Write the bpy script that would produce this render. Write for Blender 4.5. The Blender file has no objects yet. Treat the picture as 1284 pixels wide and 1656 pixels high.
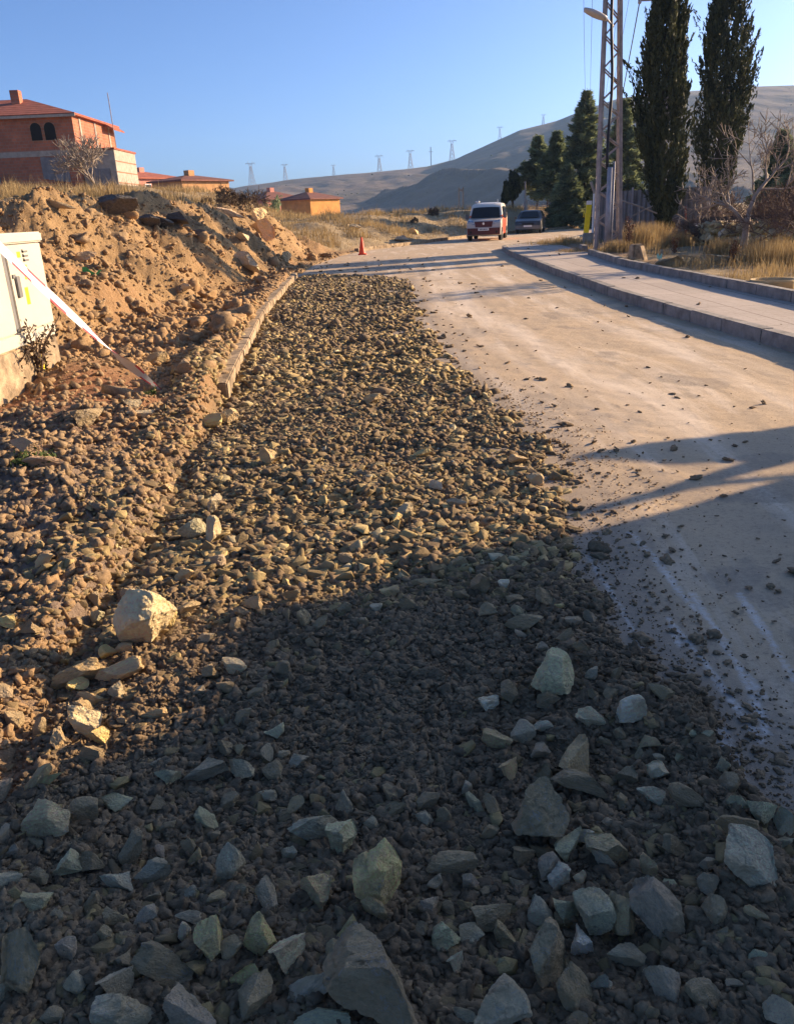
import bpy, bmesh, math, random
import numpy as np
from mathutils import Vector, Matrix, Euler
random.seed(7); RNG = np.random.default_rng(7)
S = bpy.context.scene; COL = S.collection
R = math.radians
# ------------------------------------------------------------------ camera basis
F = 1280.; PIT = R(20.8); ROLL = R(2.5); CH = 1.6
def ray(px, py):
    a = px-642; b = 828-py
    c, s = math.cos(ROLL), math.sin(ROLL)
    u = a*c+b*s; v = -a*s+b*c
    return Vector((u, F*math.cos(PIT)+v*math.sin(PIT), -F*math.sin(PIT)+v*math.cos(PIT)))
def G(px, py, z=0.):                       # point seen at a pixel on height z
    r = ray(px, py); t = (z-CH)/r.z
    return Vector((r.x*t, r.y*t, z))
def D(px, py, Y):                          # point seen at a pixel at forward distance Y
    r = ray(px, py); t = Y/r.y
    return Vector((r.x*t, Y, CH+r.z*t))
RT = Vector((math.cos(ROLL), 0, 0)) - Vector((0, math.sin(PIT), math.cos(PIT)))*math.sin(ROLL)
UP = Vector((math.sin(ROLL), 0, 0)) + Vector((0, math.sin(PIT), math.cos(PIT)))*math.cos(ROLL)
FW = Vector((0, math.cos(PIT), -math.sin(PIT)))
cam = bpy.data.cameras.new('camera'); cam.sensor_fit = 'VERTICAL'; cam.sensor_height = 24
cam.lens = 24*F/1656; cam.clip_start = .05; cam.clip_end = 6000
co = bpy.data.objects.new('camera', cam); COL.objects.link(co)
m = Matrix((RT, UP, -FW)).transposed().to_4x4(); m.translation = (0, 0, CH); co.matrix_world = m
S.camera = co
# ------------------------------------------------------------------ light
SUN_AZ = R(63.); SUN_EL = R(17.5)          # azimuth from +Y towards +X
sv = Vector((math.sin(SUN_AZ)*math.cos(SUN_EL), math.cos(SUN_AZ)*math.cos(SUN_EL), math.sin(SUN_EL)))
sl = bpy.data.lights.new('sun', 'SUN'); sl.energy = 4.4; sl.angle = R(.5); sl.color = (1., .73, .45)
so = bpy.data.objects.new('sun', sl); COL.objects.link(so); so.rotation_euler = sv.to_track_quat('Z', 'Y').to_euler()
W = bpy.data.worlds.new('World'); S.world = W; W.use_nodes = True
wn = W.node_tree; bg = wn.nodes['Background']
sky = wn.nodes.new('ShaderNodeTexSky'); sky.sky_type = 'NISHITA'; sky.sun_disc = False
sky.sun_elevation = SUN_EL; sky.sun_rotation = SUN_AZ; sky.air_density = .6; sky.dust_density = 2.5; sky.ozone_density = 5.6; sky.altitude = 500
wn.links.new(sky.outputs[0], bg.inputs[0]); bg.inputs[1].default_value = .087
S.view_settings.view_transform = 'Standard'; S.view_settings.look = 'None'
S.view_settings.exposure = 1.45; S.view_settings.gamma = 1
# ------------------------------------------------------------------ noise (numpy)
def _h(ix, iy, iz, seed):
    n = (ix*374761393 + iy*668265263 + iz*2147483647 + seed*1274126177) & 0xffffffff
    n = ((n ^ (n >> 13))*1274126177) & 0xffffffff
    n = ((n ^ (n >> 16))*2246822519) & 0xffffffff
    n = n ^ (n >> 15)
    return (n & 0xffff)/32767.5-1.
def noise3(x, y, z, seed=0):
    x, y, z = np.broadcast_arrays(np.asarray(x, float), y, z)
    ix, iy, iz = [np.floor(a).astype(np.int64) for a in (x, y, z)]
    fx, fy, fz = x-ix, y-iy, z-iz
    fx, fy, fz = [a*a*a*(a*(a*6-15)+10) for a in (fx, fy, fz)]
    def c(a, b, d): return _h(ix+a, iy+b, iz+d, seed)
    def lp(p, q, t): return p+(q-p)*t
    return lp(lp(lp(c(0,0,0), c(1,0,0), fx), lp(c(0,1,0), c(1,1,0), fx), fy),
              lp(lp(c(0,0,1), c(1,0,1), fx), lp(c(0,1,1), c(1,1,1), fx), fy), fz)
def noise2(x, y, seed=0):
    x, y = np.broadcast_arrays(np.asarray(x, float), y)
    ix, iy = np.floor(x).astype(np.int64), np.floor(y).astype(np.int64)
    fx, fy = x-ix, y-iy
    fx = fx*fx*fx*(fx*(fx*6-15)+10); fy = fy*fy*fy*(fy*(fy*6-15)+10)
    z = np.zeros_like(ix)
    def c(a, b): return _h(ix+a, iy+b, z, seed)
    a = c(0,0)+(c(1,0)-c(0,0))*fx; b = c(0,1)+(c(1,1)-c(0,1))*fx
    return a+(b-a)*fy
def fbm2(x, y, f, o=4, seed=0, g=.5):
    s = 0; a = 1.; x = np.asarray(x, float); y = np.asarray(y, float)
    for k in range(o):
        c_, s_ = math.cos(.6+k*1.1), math.sin(.6+k*1.1)
        s = s+a*noise2((x*c_-y*s_)*f+k*17.3, (x*s_+y*c_)*f-k*9.1, seed+k); f *= 2.03; a *= g
    return s
def sst(a, b, x):
    t = np.clip((x-a)/(b-a), 0, 1); return t*t*(3-2*t)
def lines(pts):
    ys = [p[1] for p in pts]; xs = [p[0] for p in pts]
    return lambda y: np.interp(y, ys, xs)
# ------------------------------------------------------------------ plan of the place
xk = lines([(-1.2,-4),(-1.25,2),(-1.35,4.5),(-1.57,7.4),(-1.71,8.9),(-1.85,10.6),(-2.13,14),(-2.45,22.5),(-2.4,28),(-1.7,34),(-.9,37.6),(1.76,42.2),(4.7,48.4),(7.4,51.6),(10,54.5),(17,61),(30,70),(60,84),(120,110)])
bedR = lines([(.95,-4),(.95,1.4),(1.05,1.9),(.85,2.4),(.8,3.2),(.9,3.74),(1.08,4.4),(1.12,5.75),(.8,7.66),(.62,9.5),(.52,11),(.5,16),(.5,20.5),(-.6,22.3),(-2.2,23.6),(-4,25)])
xR = lines([(4.7,-8),(4.62,4),(4.34,8.5),(4.23,9.6),(4.12,11.4),(4.0,14),(4.03,19.6),(4.14,24.7),(4.32,30.5),(4.6,32.6),(5.1,33.6),(6.2,34.2),(7.3,35.2),(9.46,40.5),(12.5,45.5),(20,54),(33,63),(60,76),(120,100)])
xB = lines([(6.2,-8),(5.82,8),(5.76,11.5),(5.72,14.8),(5.62,19.6),(6.15,25.7),(6.4,30),(6.6,34),(8,36),(12,40),(125,90)])
xT = lines([(-4.9,-4),(-4.6,3),(-4.6,6),(-4.5,9),(-4.25,14),(-3.9,20),(-3.2,26),(-2.9,31),(-2.5,36),(-2.0,37.5),(.8,42.2),(3.8,48.4),(6.4,52),(9,55.5),(16,62.5),(29,72),(59,87),(119,113)])
hC = lines([(.5,-4),(.8,2),(1.3,6),(1.75,9),(1.9,14),(1.95,20),(2.05,24),(1.85,31),(1.25,34),(.8,37),(.95,40),(1.2,46),(1.35,52),(1.3,60),(1.0,75),(.7,110)])
def zones(x, y):
    near = 1-sst(23, 25, y)
    k, b, r, B, t = xk(y), bedR(y), xR(y), xB(y), xT(y)
    wob = .10*noise2(x*2.2, y*2.2, 51)+.07*noise2(x*6, y*6, 52)
    bed = sst(-.12, .1, (b+wob*1.3)-x)*sst(-.1, .15, x-k+.05)*near
    d = t+.35*noise2(x*.5, y*.45, 54)-x                     # metres up the bank
    return dict(k=k, b=b, r=r, B=B, t=t, bed=bed, d=d, wob=wob)
def H(x, y, fine=True):
    x = np.asarray(x, float); y = np.asarray(y, float); Z = zones(x, y)
    k, r, B, d = Z['k'], Z['r'], Z['B'], Z['d']
    h = np.full(x.shape, -.06)+np.zeros_like(y)
    # gravel bed, heaped a little at the near end and along its right rim
    rim = np.exp(-((x-(Z['b']-.15))/.16)**2)*(1-sst(2.2, 4.5, y))
    bedh = .02+.03*fbm2(x, y, 1.6, 3, 11)+.05*rim+.05*sst(1.9, 1.2, y)
    h = h*(1-Z['bed'])+Z['bed']*bedh
    # earth left of the kerb line
    left = sst(-.02, .16, k-x)
    e = k-x
    strip = .19*(1-sst(.42, .62, e+.12*noise2(x*0, y*1.7, 20)))*sst(6.2, 7.6, y)*(1-sst(22, 24, y))
    nearm = (1-sst(5.5, 8, y))
    rut = .055*np.clip(.35+1.1*fbm2(x, y, .8, 2, 24), 0, 1)*np.sin((x+.06*y+.08*noise2(x*1.2, y*.8, 23))*2*math.pi/.36)*nearm*sst(2.8, 3.4, y)*sst(.15, .5, e)*(1-sst(1.6, 2.4, e))
    leftH = .04+strip+nearm*(.07+.05*fbm2(x, y, 1.1, 2, 21))+rut+.05*fbm2(x, y, .55, 3, 22)
    hc = hC(y); w = np.where(y < 36, 2.3, 5.0)+.0*y
    w = 2.3+2.9*sst(34, 46, y)
    tt = np.clip(d/w, 0, 1.0)
    prof = tt*(1.35-.35*tt)*(1-.0*tt)
    prof = np.where(d > 0, np.minimum(prof, 1), 0)
    bank = hc*prof
    up = np.clip(d-w, 0, 40)
    rise = (.105*np.clip(up, 0, 22))*sst(-5, -14, x)*sst(90, 62, y)
    bank = bank+rise
    soil = (1-sst(36, 38, y))*sst(-.3, .5, d)*(1-sst(w+.5, w+2.2, d))
    bank = bank+soil*(.30*fbm2(x, y, .6, 3, 31)+.13*fbm2(x, y, 1.7, 4, 33)-.10*np.abs(fbm2(x, y, .9, 2, 34))+.0)
    field = sst(w, w+2, d)
    bank = bank+field*(.14*fbm2(x, y, .35, 3, 35))+(1-soil)*sst(0, 1, d)*.10*fbm2(x, y, .6, 3, 36)*sst(36, 38, y)
    leftH = leftH+bank+.24*np.exp(-(((x+3.1)/.55)**2+((y-8.0)/.8)**2))+.10*np.exp(-(((x+2.7)/.9)**2+((y-6.6)/.9)**2))
    h = h*(1-left)+left*leftH
    # under the pavement and the garden beyond it
    pav = sst(0, .05, x-r-.06)
    h = h*(1-pav)+pav*.07
    gar = sst(.05, .35, x-B-.1)
    gh = .2+.05*fbm2(x, y, .8, 3, 41)+.012*np.clip(x-B, 0, 12)
    h = h*(1-gar)+gar*gh
    # sinks away beyond the houses, in front of the hills
    rr = np.hypot(x, y)
    h = h-sst(90, 260, rr)*6
    if fine:
        m = np.clip(Z['bed']+left*(1-field), 0, 1)*(1-sst(0, .1, x-r))
        a = .012+.034*soil+.02*left*sst(9, 14, y)+.026*left*nearm
        n = fbm2(x, y, 9, 4, 61, .6)
        h = h+m*a*(n*.7-.45*np.abs(fbm2(x, y, 22, 3, 65, .6)))
        h = h+(gar+left*field)*.02*fbm2(x, y, 5, 2, 66)*sst(80, 40, rr)
    return h
def Hs(x, y, fine=True): return float(H(np.array([x]), np.array([y]), fine)[0])
# ------------------------------------------------------------------ materials
MATS = {}
def newmat(name, rough=.9):
    m = bpy.data.materials.new(name); m.use_nodes = True
    nt = m.node_tree; b = nt.nodes['Principled BSDF']; b.inputs['Roughness'].default_value = rough
    b.inputs['Specular IOR Level'].default_value = .3
    MATS[name] = m; return m, nt, b
def N(nt, t, **k):
    n = nt.nodes.new(t)
    for a, v in k.items(): setattr(n, a, v)
    return n
def tex(nt, scale, detail=6, rough=.6, kind='noise', coord='Object', dist=0., vec=None):
    if vec is None:
        tc = N(nt, 'ShaderNodeTexCoord'); vec = tc.outputs[coord]
    if kind == 'noise':
        n = N(nt, 'ShaderNodeTexNoise'); n.inputs['Detail'].default_value = detail; n.inputs['Roughness'].default_value = rough; n.inputs['Distortion'].default_value = dist
    elif kind == 'voronoi': n = N(nt, 'ShaderNodeTexVoronoi')
    n.inputs['Scale'].default_value = scale
    nt.links.new(vec, n.inputs['Vector']); return n.outputs[0] if kind == 'noise' else n.outputs['Distance']
def ramp(nt, src, stops):
    r = N(nt, 'ShaderNodeValToRGB'); el = r.color_ramp.elements
    while len(el) < len(stops): el.new(.5)
    for e, (p, c) in zip(el, stops):
        e.position = p; e.color = (*c, 1) if len(c) == 3 else c
    nt.links.new(src, r.inputs[0]); return r.outputs[0]
def g(v): return (v, v, v)
def mix(nt, fac, a, b, mode='MIX'):
    n = N(nt, 'ShaderNodeMix', data_type='RGBA', blend_type=mode)
    for s, i in ((fac, 0), (a, 6), (b, 7)):
        if hasattr(s, 'links'): nt.links.new(s, n.inputs[i])
        elif isinstance(s, (int, float)): n.inputs[i].default_value = s
        else: n.inputs[i].default_value = (*s, 1)
    return n.outputs[2]
def mth(nt, op, a, b=0., c=None):
    n = N(nt, 'ShaderNodeMath', operation=op)
    for s, i in ((a, 0), (b, 1)) + (((c, 2),) if c is not None else ()):
        if hasattr(s, 'links'): nt.links.new(s, n.inputs[i])
        else: n.inputs[i].default_value = s
    return n.outputs[0]
def attr(nt, name, out='Fac'):
    a = N(nt, 'ShaderNodeAttribute'); a.attribute_name = name; return a.outputs[out]
def bump(nt, b, src, strength=.4, dist=.02):
    n = N(nt, 'ShaderNodeBump'); n.inputs['Strength'].default_value = strength; n.inputs['Distance'].default_value = dist
    nt.links.new(src, n.inputs['Height']); nt.links.new(n.outputs[0], b.inputs['Normal'])
def plain(name, c, rough=.7, var=.18, scale=6., metal=0., bmp=0., spec=.3):
    if name in MATS: return MATS[name]
    m, nt, b = newmat(name, rough)
    t = tex(nt, scale, 5)
    col = mix(nt, ramp(nt, t, [(.3, g(0)), (.7, g(1))]), tuple(v*(1-var) for v in c), tuple(min(1, v*(1+var)) for v in c))
    nt.links.new(col, b.inputs['Base Color']); b.inputs['Metallic'].default_value = metal; b.inputs['Specular IOR Level'].default_value = spec
    if bmp: bump(nt, b, tex(nt, scale*6, 6), .5, bmp)
    return m
def m_soil():
    m, nt, b = newmat('soil', .95)
    tc = N(nt, 'ShaderNodeTexCoord').outputs['Object']
    n1 = tex(nt, 1.7, 8, .65, vec=tc); n2 = tex(nt, 30, 6, .7, vec=tc); n3 = tex(nt, .5, 5, vec=tc)
    soil = mix(nt, n2, (.145, .09, .042), (.38, .245, .118))
    soil = mix(nt, ramp(nt, n1, [(.35, g(0)), (.7, g(.75))]), soil, (.44, .28, .13))
    red = mix(nt, n2, (.2, .085, .04), (.4, .2, .10))
    c = mix(nt, attr(nt, 'red'), soil, red)
    bed = mix(nt, n2, (.11, .082, .05), (.27, .195, .115))
    c = mix(nt, attr(nt, 'bed'), c, bed)
    near = mix(nt, n2, (.15, .108, .078), (.33, .24, .17))
    c = mix(nt, attr(nt, 'near'), c, near)
    gr = mix(nt, n2, (.24, .175, .10), (.46, .35, .2)); gr = mix(nt, ramp(nt, n1, [(.45, g(0)), (.7, g(.8))]), gr, (.24, .185, .11))
    c = mix(nt, attr(nt, 'grass'), c, gr)
    nt.links.new(c, b.inputs['Base Color'])
    n5 = tex(nt, 6.5, 7, .72, vec=tc)
    bump(nt, b, mth(nt, 'ADD', mth(nt, 'MULTIPLY', n5, 2.6), n2), .8, .035); return m
def m_road():
    m, nt, b = newmat('road_asphalt', .88)
    tc = N(nt, 'ShaderNodeTexCoord').outputs['Object']
    mp = N(nt, 'ShaderNodeMapping'); mp.inputs['Scale'].default_value = (1, .13, 1); nt.links.new(tc, mp.inputs[0])
    streak = tex(nt, 2.6, 7, .62, vec=mp.outputs[0], dist=.5)
    agg = tex(nt, 190, 3, .7, vec=tc); pat = tex(nt, 1.1, 8, .65, vec=tc); fin = tex(nt, 40, 6, .7, vec=tc)
    c = mix(nt, agg, (.30, .222, .14), (.60, .465, .315))
    c = mix(nt, ramp(nt, pat, [(.4, g(0)), (.72, g(.75))]), c, (.60, .435, .26))
    c = mix(nt, ramp(nt, streak, [(.52, g(0)), (.66, g(.75))]), c, (.68, .56, .42))
    c = mix(nt, ramp(nt, fin, [(.52, g(0)), (.68, g(.8))]), c, (.29, .215, .145))
    # mud carried out of the trench along its edge
    e = attr(nt, 'mud'); e2 = mth(nt, 'MULTIPLY', e, mth(nt, 'ADD', .35, mth(nt, 'MULTIPLY', fin, 1.5)))
    c = mix(nt, ramp(nt, e2, [(.25, g(0)), (.7, g(.92))]), c, mix(nt, agg, (.21, .165, .12), (.40, .32, .235)))
    tk = mth(nt, 'MULTIPLY', attr(nt, 'track'), mth(nt, 'ADD', mth(nt, 'MULTIPLY', streak, 1.4), -.25))
    c = mix(nt, ramp(nt, tk, [(.1, g(0)), (.6, g(.75))]), c, (.72, .6, .46))
    # white chalky scrape marks
    sc = attr(nt, 'scrape'); sc2 = mth(nt, 'MULTIPLY', sc, mth(nt, 'ADD', mth(nt, 'MULTIPLY', mth(nt, 'MULTIPLY', fin, pat), 6.5), -1.05))
    c = mix(nt, ramp(nt, sc2, [(.2, g(0)), (1., g(.55))]), c, (.8, .77, .72))
    nt.links.new(c, b.inputs['Base Color'])
    bump(nt, b, mth(nt, 'ADD', agg, mth(nt, 'MULTIPLY', fin, 1.2)), .5, .006); return m
def m_stone(name='stone', tint=True, mud=.5):
    m, nt, b = newmat(name, .82)
    tc = N(nt, 'ShaderNodeTexCoord').outputs['Object']
    t = attr(nt, 'tint')
    c = ramp(nt, t, [(0, (.13, .09, .048)), (.2, (.22, .155, .072)), (.45, (.33, .24, .10)), (.66, (.46, .345, .145)), (.8, (.44, .355, .19)), (.9, (.48, .43, .28)), (.96, (.66, .56, .33)), (.99, (.8, .74, .58))])
    n = tex(nt, 9 if name == 'stone' else 14, 8, .7, vec=tc); f = tex(nt, 60, 5, .7, vec=tc)
    c = mix(nt, 1., c, ramp(nt, n, [(.25, g(.55)), (.75, g(1.35))]), 'MULTIPLY')
    c = mix(nt, ramp(nt, f, [(.55, g(0)), (.75, g(.6))]), c, (.15, .112, .074))
    c = mix(nt, mth(nt, 'MULTIPLY', ramp(nt, tex(nt, 5, 6, .6, vec=tc), [(.48, g(0)), (.62, g(1))]), mud), c, (.19, .135, .07))
    nt.links.new(c, b.inputs['Base Color']); bump(nt, b, mth(nt, 'ADD', n, f), .5, .012); return m
def m_rock():                                # single stones: colour of their own, stains, veins
    m, nt, b = newmat('rock', .72)
    tc = N(nt, 'ShaderNodeTexCoord').outputs['Object']
    oi = N(nt, 'ShaderNodeObjectInfo'); 
    mp = N(nt, 'ShaderNodeVectorMath', operation='ADD'); nt.links.new(tc, mp.inputs[0])
    rv = mth(nt, 'MULTIPLY', oi.outputs['Random'], 37.); nt.links.new(rv, mp.inputs[1]); v = mp.outputs[0]
    base = oi.outputs['Color']
    n = tex(nt, 1.3, 8, .68, vec=v); f = tex(nt, 7, 7, .75, vec=v); big = tex(nt, .55, 4, vec=v)
    c = mix(nt, 1., base, ramp(nt, f, [(.28, g(.5)), (.72, g(1.5))]), 'MULTIPLY')
    c = mix(nt, ramp(nt, big, [(.48, g(0)), (.62, g(.55))]), c, (.40, .32, .21))
    c = mix(nt, .3, c, (.74, .6, .40)); c = mix(nt, 1., c, (1.6, 1.48, 1.2), 'MULTIPLY')
    c = mix(nt, ramp(nt, n, [(.56, g(0)), (.68, g(.5))]), c, (.24, .185, .125))
    mpv = N(nt, 'ShaderNodeTexNoise'); mpv.inputs['Scale'].default_value = 1.1; mpv.inputs['Detail'].default_value = 4; mpv.inputs['Distortion'].default_value = 1.2; nt.links.new(v, mpv.inputs[0])
    vein = mth(nt, 'ABSOLUTE', mth(nt, 'SUBTRACT', mpv.outputs[0], .5))
    c = mix(nt, ramp(nt, vein, [(.0, g(.5)), (.012, g(0))]), c, (.62, .6, .56))
    nt.links.new(c, b.inputs['Base Color']); bump(nt, b, mth(nt, 'ADD', mth(nt, 'MULTIPLY', n, 1.5), f), .85, .09)
    nt.links.new(ramp(nt, f, [(.3, g(.55)), (.7, g(.9))]), b.inputs['Roughness']); return m
def m_clod():
    m, nt, b = newmat('clod', .97)
    tc = N(nt, 'ShaderNodeTexCoord').outputs['Object']
    t = attr(nt, 'tint')
    c = ramp(nt, t, [(0, (.14, .10, .06)), (.3, (.27, .19, .108)), (.5, (.28, .19, .105)), (.75, (.32, .2, .095)), (1, (.42, .25, .115))])
    f = tex(nt, 45, 6, .7, vec=tc)
    c = mix(nt, 1., c, ramp(nt, f, [(.25, g(.6)), (.75, g(1.4))]), 'MULTIPLY')
    nt.links.new(c, b.inputs['Base Color']); bump(nt, b, f, .7, .012); return m
def m_leaf(name, a, bcol, tr=.0):
    m, nt, b = newmat(name, .7)
    t = attr(nt, 'tint'); c = mix(nt, t, a, bcol)
    nt.links.new(c, b.inputs['Base Color']); b.inputs['Specular IOR Level'].default_value = .15
    if tr:
        tl = N(nt, 'ShaderNodeBsdfTranslucent'); nt.links.new(c, tl.inputs[0]); ms = N(nt, 'ShaderNodeMixShader'); ms.inputs[0].default_value = tr
        nt.links.new(b.outputs[0], ms.inputs[1]); nt.links.new(tl.outputs[0], ms.inputs[2]); nt.links.new(ms.outputs[0], nt.nodes['Material Output'].inputs[0])
    return m
def m_brick(name, c1, c2, mortar, sc=1.):
    m, nt, b = newmat(name, .9)
    tc = N(nt, 'ShaderNodeTexCoord').outputs['Object']; s = N(nt, 'ShaderNodeSeparateXYZ'); nt.links.new(tc, s.inputs[0])
    cb = N(nt, 'ShaderNodeCombineXYZ'); nt.links.new(mth(nt, 'ADD', s.outputs[0], s.outputs[1]), cb.inputs[0]); nt.links.new(s.outputs[2], cb.inputs[1])
    br = N(nt, 'ShaderNodeTexBrick'); br.inputs['Scale'].default_value = sc; nt.links.new(cb.outputs[0], br.inputs['Vector'])
    br.inputs['Color1'].default_value = (*c1, 1); br.inputs['Color2'].default_value = (*c2, 1); br.inputs['Mortar'].default_value = (*mortar, 1)
    br.inputs['Mortar Size'].default_value = .018; br.inputs['Brick Width'].default_value = .32; br.inputs['Row Height'].default_value = .2
    n = tex(nt, .9, 7, .65, vec=tc)
    c = mix(nt, 1., br.outputs[0], ramp(nt, n, [(.3, g(.72)), (.7, g(1.2))]), 'MULTIPLY')
    nt.links.new(c, b.inputs['Base Color']); return m
def m_tile(name, c):
    m, nt, b = newmat(name, .85)
    tc = N(nt, 'ShaderNodeTexCoord').outputs['Object']; wv = N(nt, 'ShaderNodeTexWave', bands_direction='Z'); wv.inputs['Scale'].default_value = 1.6; wv.inputs['Distortion'].default_value = .6
    nt.links.new(tc, wv.inputs[0]); n = tex(nt, 2.2, 7, .7, vec=tc)
    k = mix(nt, wv.outputs[1], tuple(v*.7 for v in c), c); k = mix(nt, 1., k, ramp(nt, n, [(.3, g(.6)), (.7, g(1.3))]), 'MULTIPLY')
    nt.links.new(k, b.inputs['Base Color']); bump(nt, b, wv.outputs[1], .5, .05); return m
def m_pave():
    m, nt, b = newmat('pavement_concrete', .9)
    tc = N(nt, 'ShaderNodeTexCoord').outputs['Object']
    br = N(nt, 'ShaderNodeTexBrick'); br.offset = 0.; br.inputs['Scale'].default_value = 1; nt.links.new(tc, br.inputs['Vector'])
    br.inputs['Color1'].default_value = (1, 1, 1, 1); br.inputs['Color2'].default_value = (.9, .9, .9, 1); br.inputs['Mortar'].default_value = (.4, .37, .34, 1)
    br.inputs['Mortar Size'].default_value = .008; br.inputs['Brick Width'].default_value = .8; br.inputs['Row Height'].default_value = 1.9
    fi = N(nt, 'ShaderNodeTexBrick'); fi.offset = 0.; nt.links.new(tc, fi.inputs['Vector']); fi.inputs['Scale'].default_value = 1
    fi.inputs['Color1'].default_value = (1, 1, 1, 1); fi.inputs['Color2'].default_value = (.95, .95, .95, 1); fi.inputs['Mortar'].default_value = (.8, .78, .76, 1)
    fi.inputs['Mortar Size'].default_value = .006; fi.inputs['Brick Width'].default_value = .2; fi.inputs['Row Height'].default_value = .2
    n = tex(nt, .8, 8, .65, vec=tc); f = tex(nt, 22, 6, .7, vec=tc)
    c = mix(nt, n, (.36, .30, .245), (.58, .49, .41)); c = mix(nt, 1., c, br.outputs[0], 'MULTIPLY'); c = mix(nt, 1., c, fi.outputs[0], 'MULTIPLY')
    c = mix(nt, ramp(nt, f, [(.56, g(0)), (.72, g(.7))]), c, (.16, .115, .08))
    nt.links.new(c, b.inputs['Base Color']); bump(nt, b, f, .4, .006); return m
def m_hill():
    m, nt, b = newmat('hill_soil', .97)
    tc = N(nt, 'ShaderNodeTexCoord').outputs['Object']
    n = tex(nt, .012, 9, .6, vec=tc); f = tex(nt, .12, 7, .7, vec=tc); mp = N(nt, 'ShaderNodeMapping'); mp.inputs['Scale'].default_value = (.35, 1, 1.5); nt.links.new(tc, mp.inputs[0])
    st = tex(nt, .02, 8, .65, vec=mp.outputs[0])
    c = mix(nt, f, (.04, .034, .024), (.145, .115, .082)); c = mix(nt, ramp(nt, n, [(.42, g(0)), (.6, g(.8))]), c, (.175, .125, .09))
    c = mix(nt, ramp(nt, st, [(.55, g(0)), (.7, g(.55))]), c, (.075, .068, .05))
    nt.links.new(c, b.inputs['Base Color']); bump(nt, b, mth(nt, 'ADD', n, mth(nt, 'MULTIPLY', f, .3)), .8, 5.); return m
def m_wood(name, c):
    return plain(name, c, .85, .3, 14, bmp=.01)
m_soil(); m_road(); m_stone(); m_rock(); m_clod(); m_pave(); m_hill()
m_leaf('cypress_leaf', (.014, .022, .011), (.13, .135, .055), .12); m_leaf('conifer_leaf', (.06, .09, .055), (.36, .40, .19), .35)
m_leaf('dry_grass', (.22, .145, .06), (.5, .37, .18), .3); m_leaf('green_leaf', (.04, .07, .02), (.1, .13, .04), .2); m_leaf('rust_seed', (.12, .05, .025), (.28, .13, .06))
m_leaf('scrub_twig', (.12, .085, .06), (.3, .22, .15))
plain('bark', (.085, .065, .05), .95, .35, 10, bmp=.02); plain('pale_bark', (.30, .245, .195), .9, .3, 10, bmp=.01); plain('twig_bark', (.15, .1, .075), .9, .35, 10)
plain('concrete', (.36, .31, .25), .92, .22, 3.5, bmp=.01); plain('kerb_concrete', (.27, .245, .215), .93, .35, 5, bmp=.015); plain('kerb_pale', (.31, .23, .145), .93, .6, 6, bmp=.03)
plain('galvanised', (.36, .34, .345), .6, .2, 5, .25); plain('pole_steel', (.34, .29, .26), .75, .3, 4, .1); plain('black_rubber', (.02, .02, .021), .85, .2)
plain('black_cable', (.02, .02, .025), .6, .1); plain('glass_dark', (.02, .024, .03), .12, .1, spec=.2); plain('chrome', (.6, .6, .62), .25, .05, metal=.9)
plain('sheet_metal', (.2, .19, .185), .6, .25, 2.5, .3); plain('white_paint', (.75, .73, .7), .5, .06); plain('cabinet_paint', (.52, .475, .385), .45, .05, 3)
plain('grey_plastic', (.16, .155, .15), .6, .1); plain('yellow_paint', (.72, .6, .02), .5, .1, 12); plain('sticker_yellow', (.8, .6, .02), .5, .05)
plain('cone_orange', (.85, .09, .03), .5, .06); plain('asphalt_chunk', (.12, .108, .095), .92, .35, 8, bmp=.03); plain('tape_white', (.75, .74, .75), .35, .05, spec=.5); plain('tape_red', (.7, .08, .1), .35, .05)
plain('dark_void', (.012, .01, .009), .9, .1)
m_brick('brick_red', (.34, .115, .06), (.46, .155, .08), (.30, .18, .125)); m_brick('brick_orange', (.34, .145, .07), (.42, .185, .085), (.34, .24, .17))
m_tile('roof_tile', (.42, .13, .075)); m_tile('roof_tile_dark', (.22, .09, .065))
# ------------------------------------------------------------------ object helpers
def link(name, me, mats, parent=None, smooth=False):
    for mm in (mats if isinstance(mats, (list, tuple)) else [mats]): me.materials.append(MATS[mm] if isinstance(mm, str) else mm)
    if smooth: me.polygons.foreach_set('use_smooth', np.ones(len(me.polygons), bool))
    o = bpy.data.objects.new(name, me); COL.objects.link(o)
    if parent: o.parent = parent
    return o
def tag(o, label=None, cat=None, group=None, kind=None):
    for k, v in (('label', label), ('category', cat), ('group', group), ('kind', kind)):
        if v: o[k] = v
    return o
def thing(name, label, cat, loc=(0, 0, 0), rz=0., group=None):
    o = bpy.data.objects.new(name, None); COL.objects.link(o); o.location = loc; o.rotation_euler = (0, 0, rz)
    o.empty_display_size = .1
    return tag(o, label, cat, group)
def np_mesh(name, V, Fc, attrs=None, k=None):
    """V (n,3); Fc (m,k) all faces with k corners"""
    me = bpy.data.meshes.new(name); V = np.ascontiguousarray(V, np.float32); Fc = np.ascontiguousarray(Fc, np.int32)
    nf, k = Fc.shape
    me.vertices.add(len(V)); me.vertices.foreach_set('co', V.ravel())
    me.loops.add(nf*k); me.loops.foreach_set('vertex_index', Fc.ravel())
    me.polygons.add(nf); me.polygons.foreach_set('loop_start', np.arange(0, nf*k, k, dtype=np.int32))
    try: me.polygons.foreach_set('loop_total', np.full(nf, k, np.int32))
    except Exception: pass
    me.update(calc_edges=True)
    for nme, arr in (attrs or {}).items():
        a = me.attributes.new(nme, 'FLOAT', 'POINT'); a.data.foreach_set('value', np.ascontiguousarray(arr, np.float32))
    return me
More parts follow.
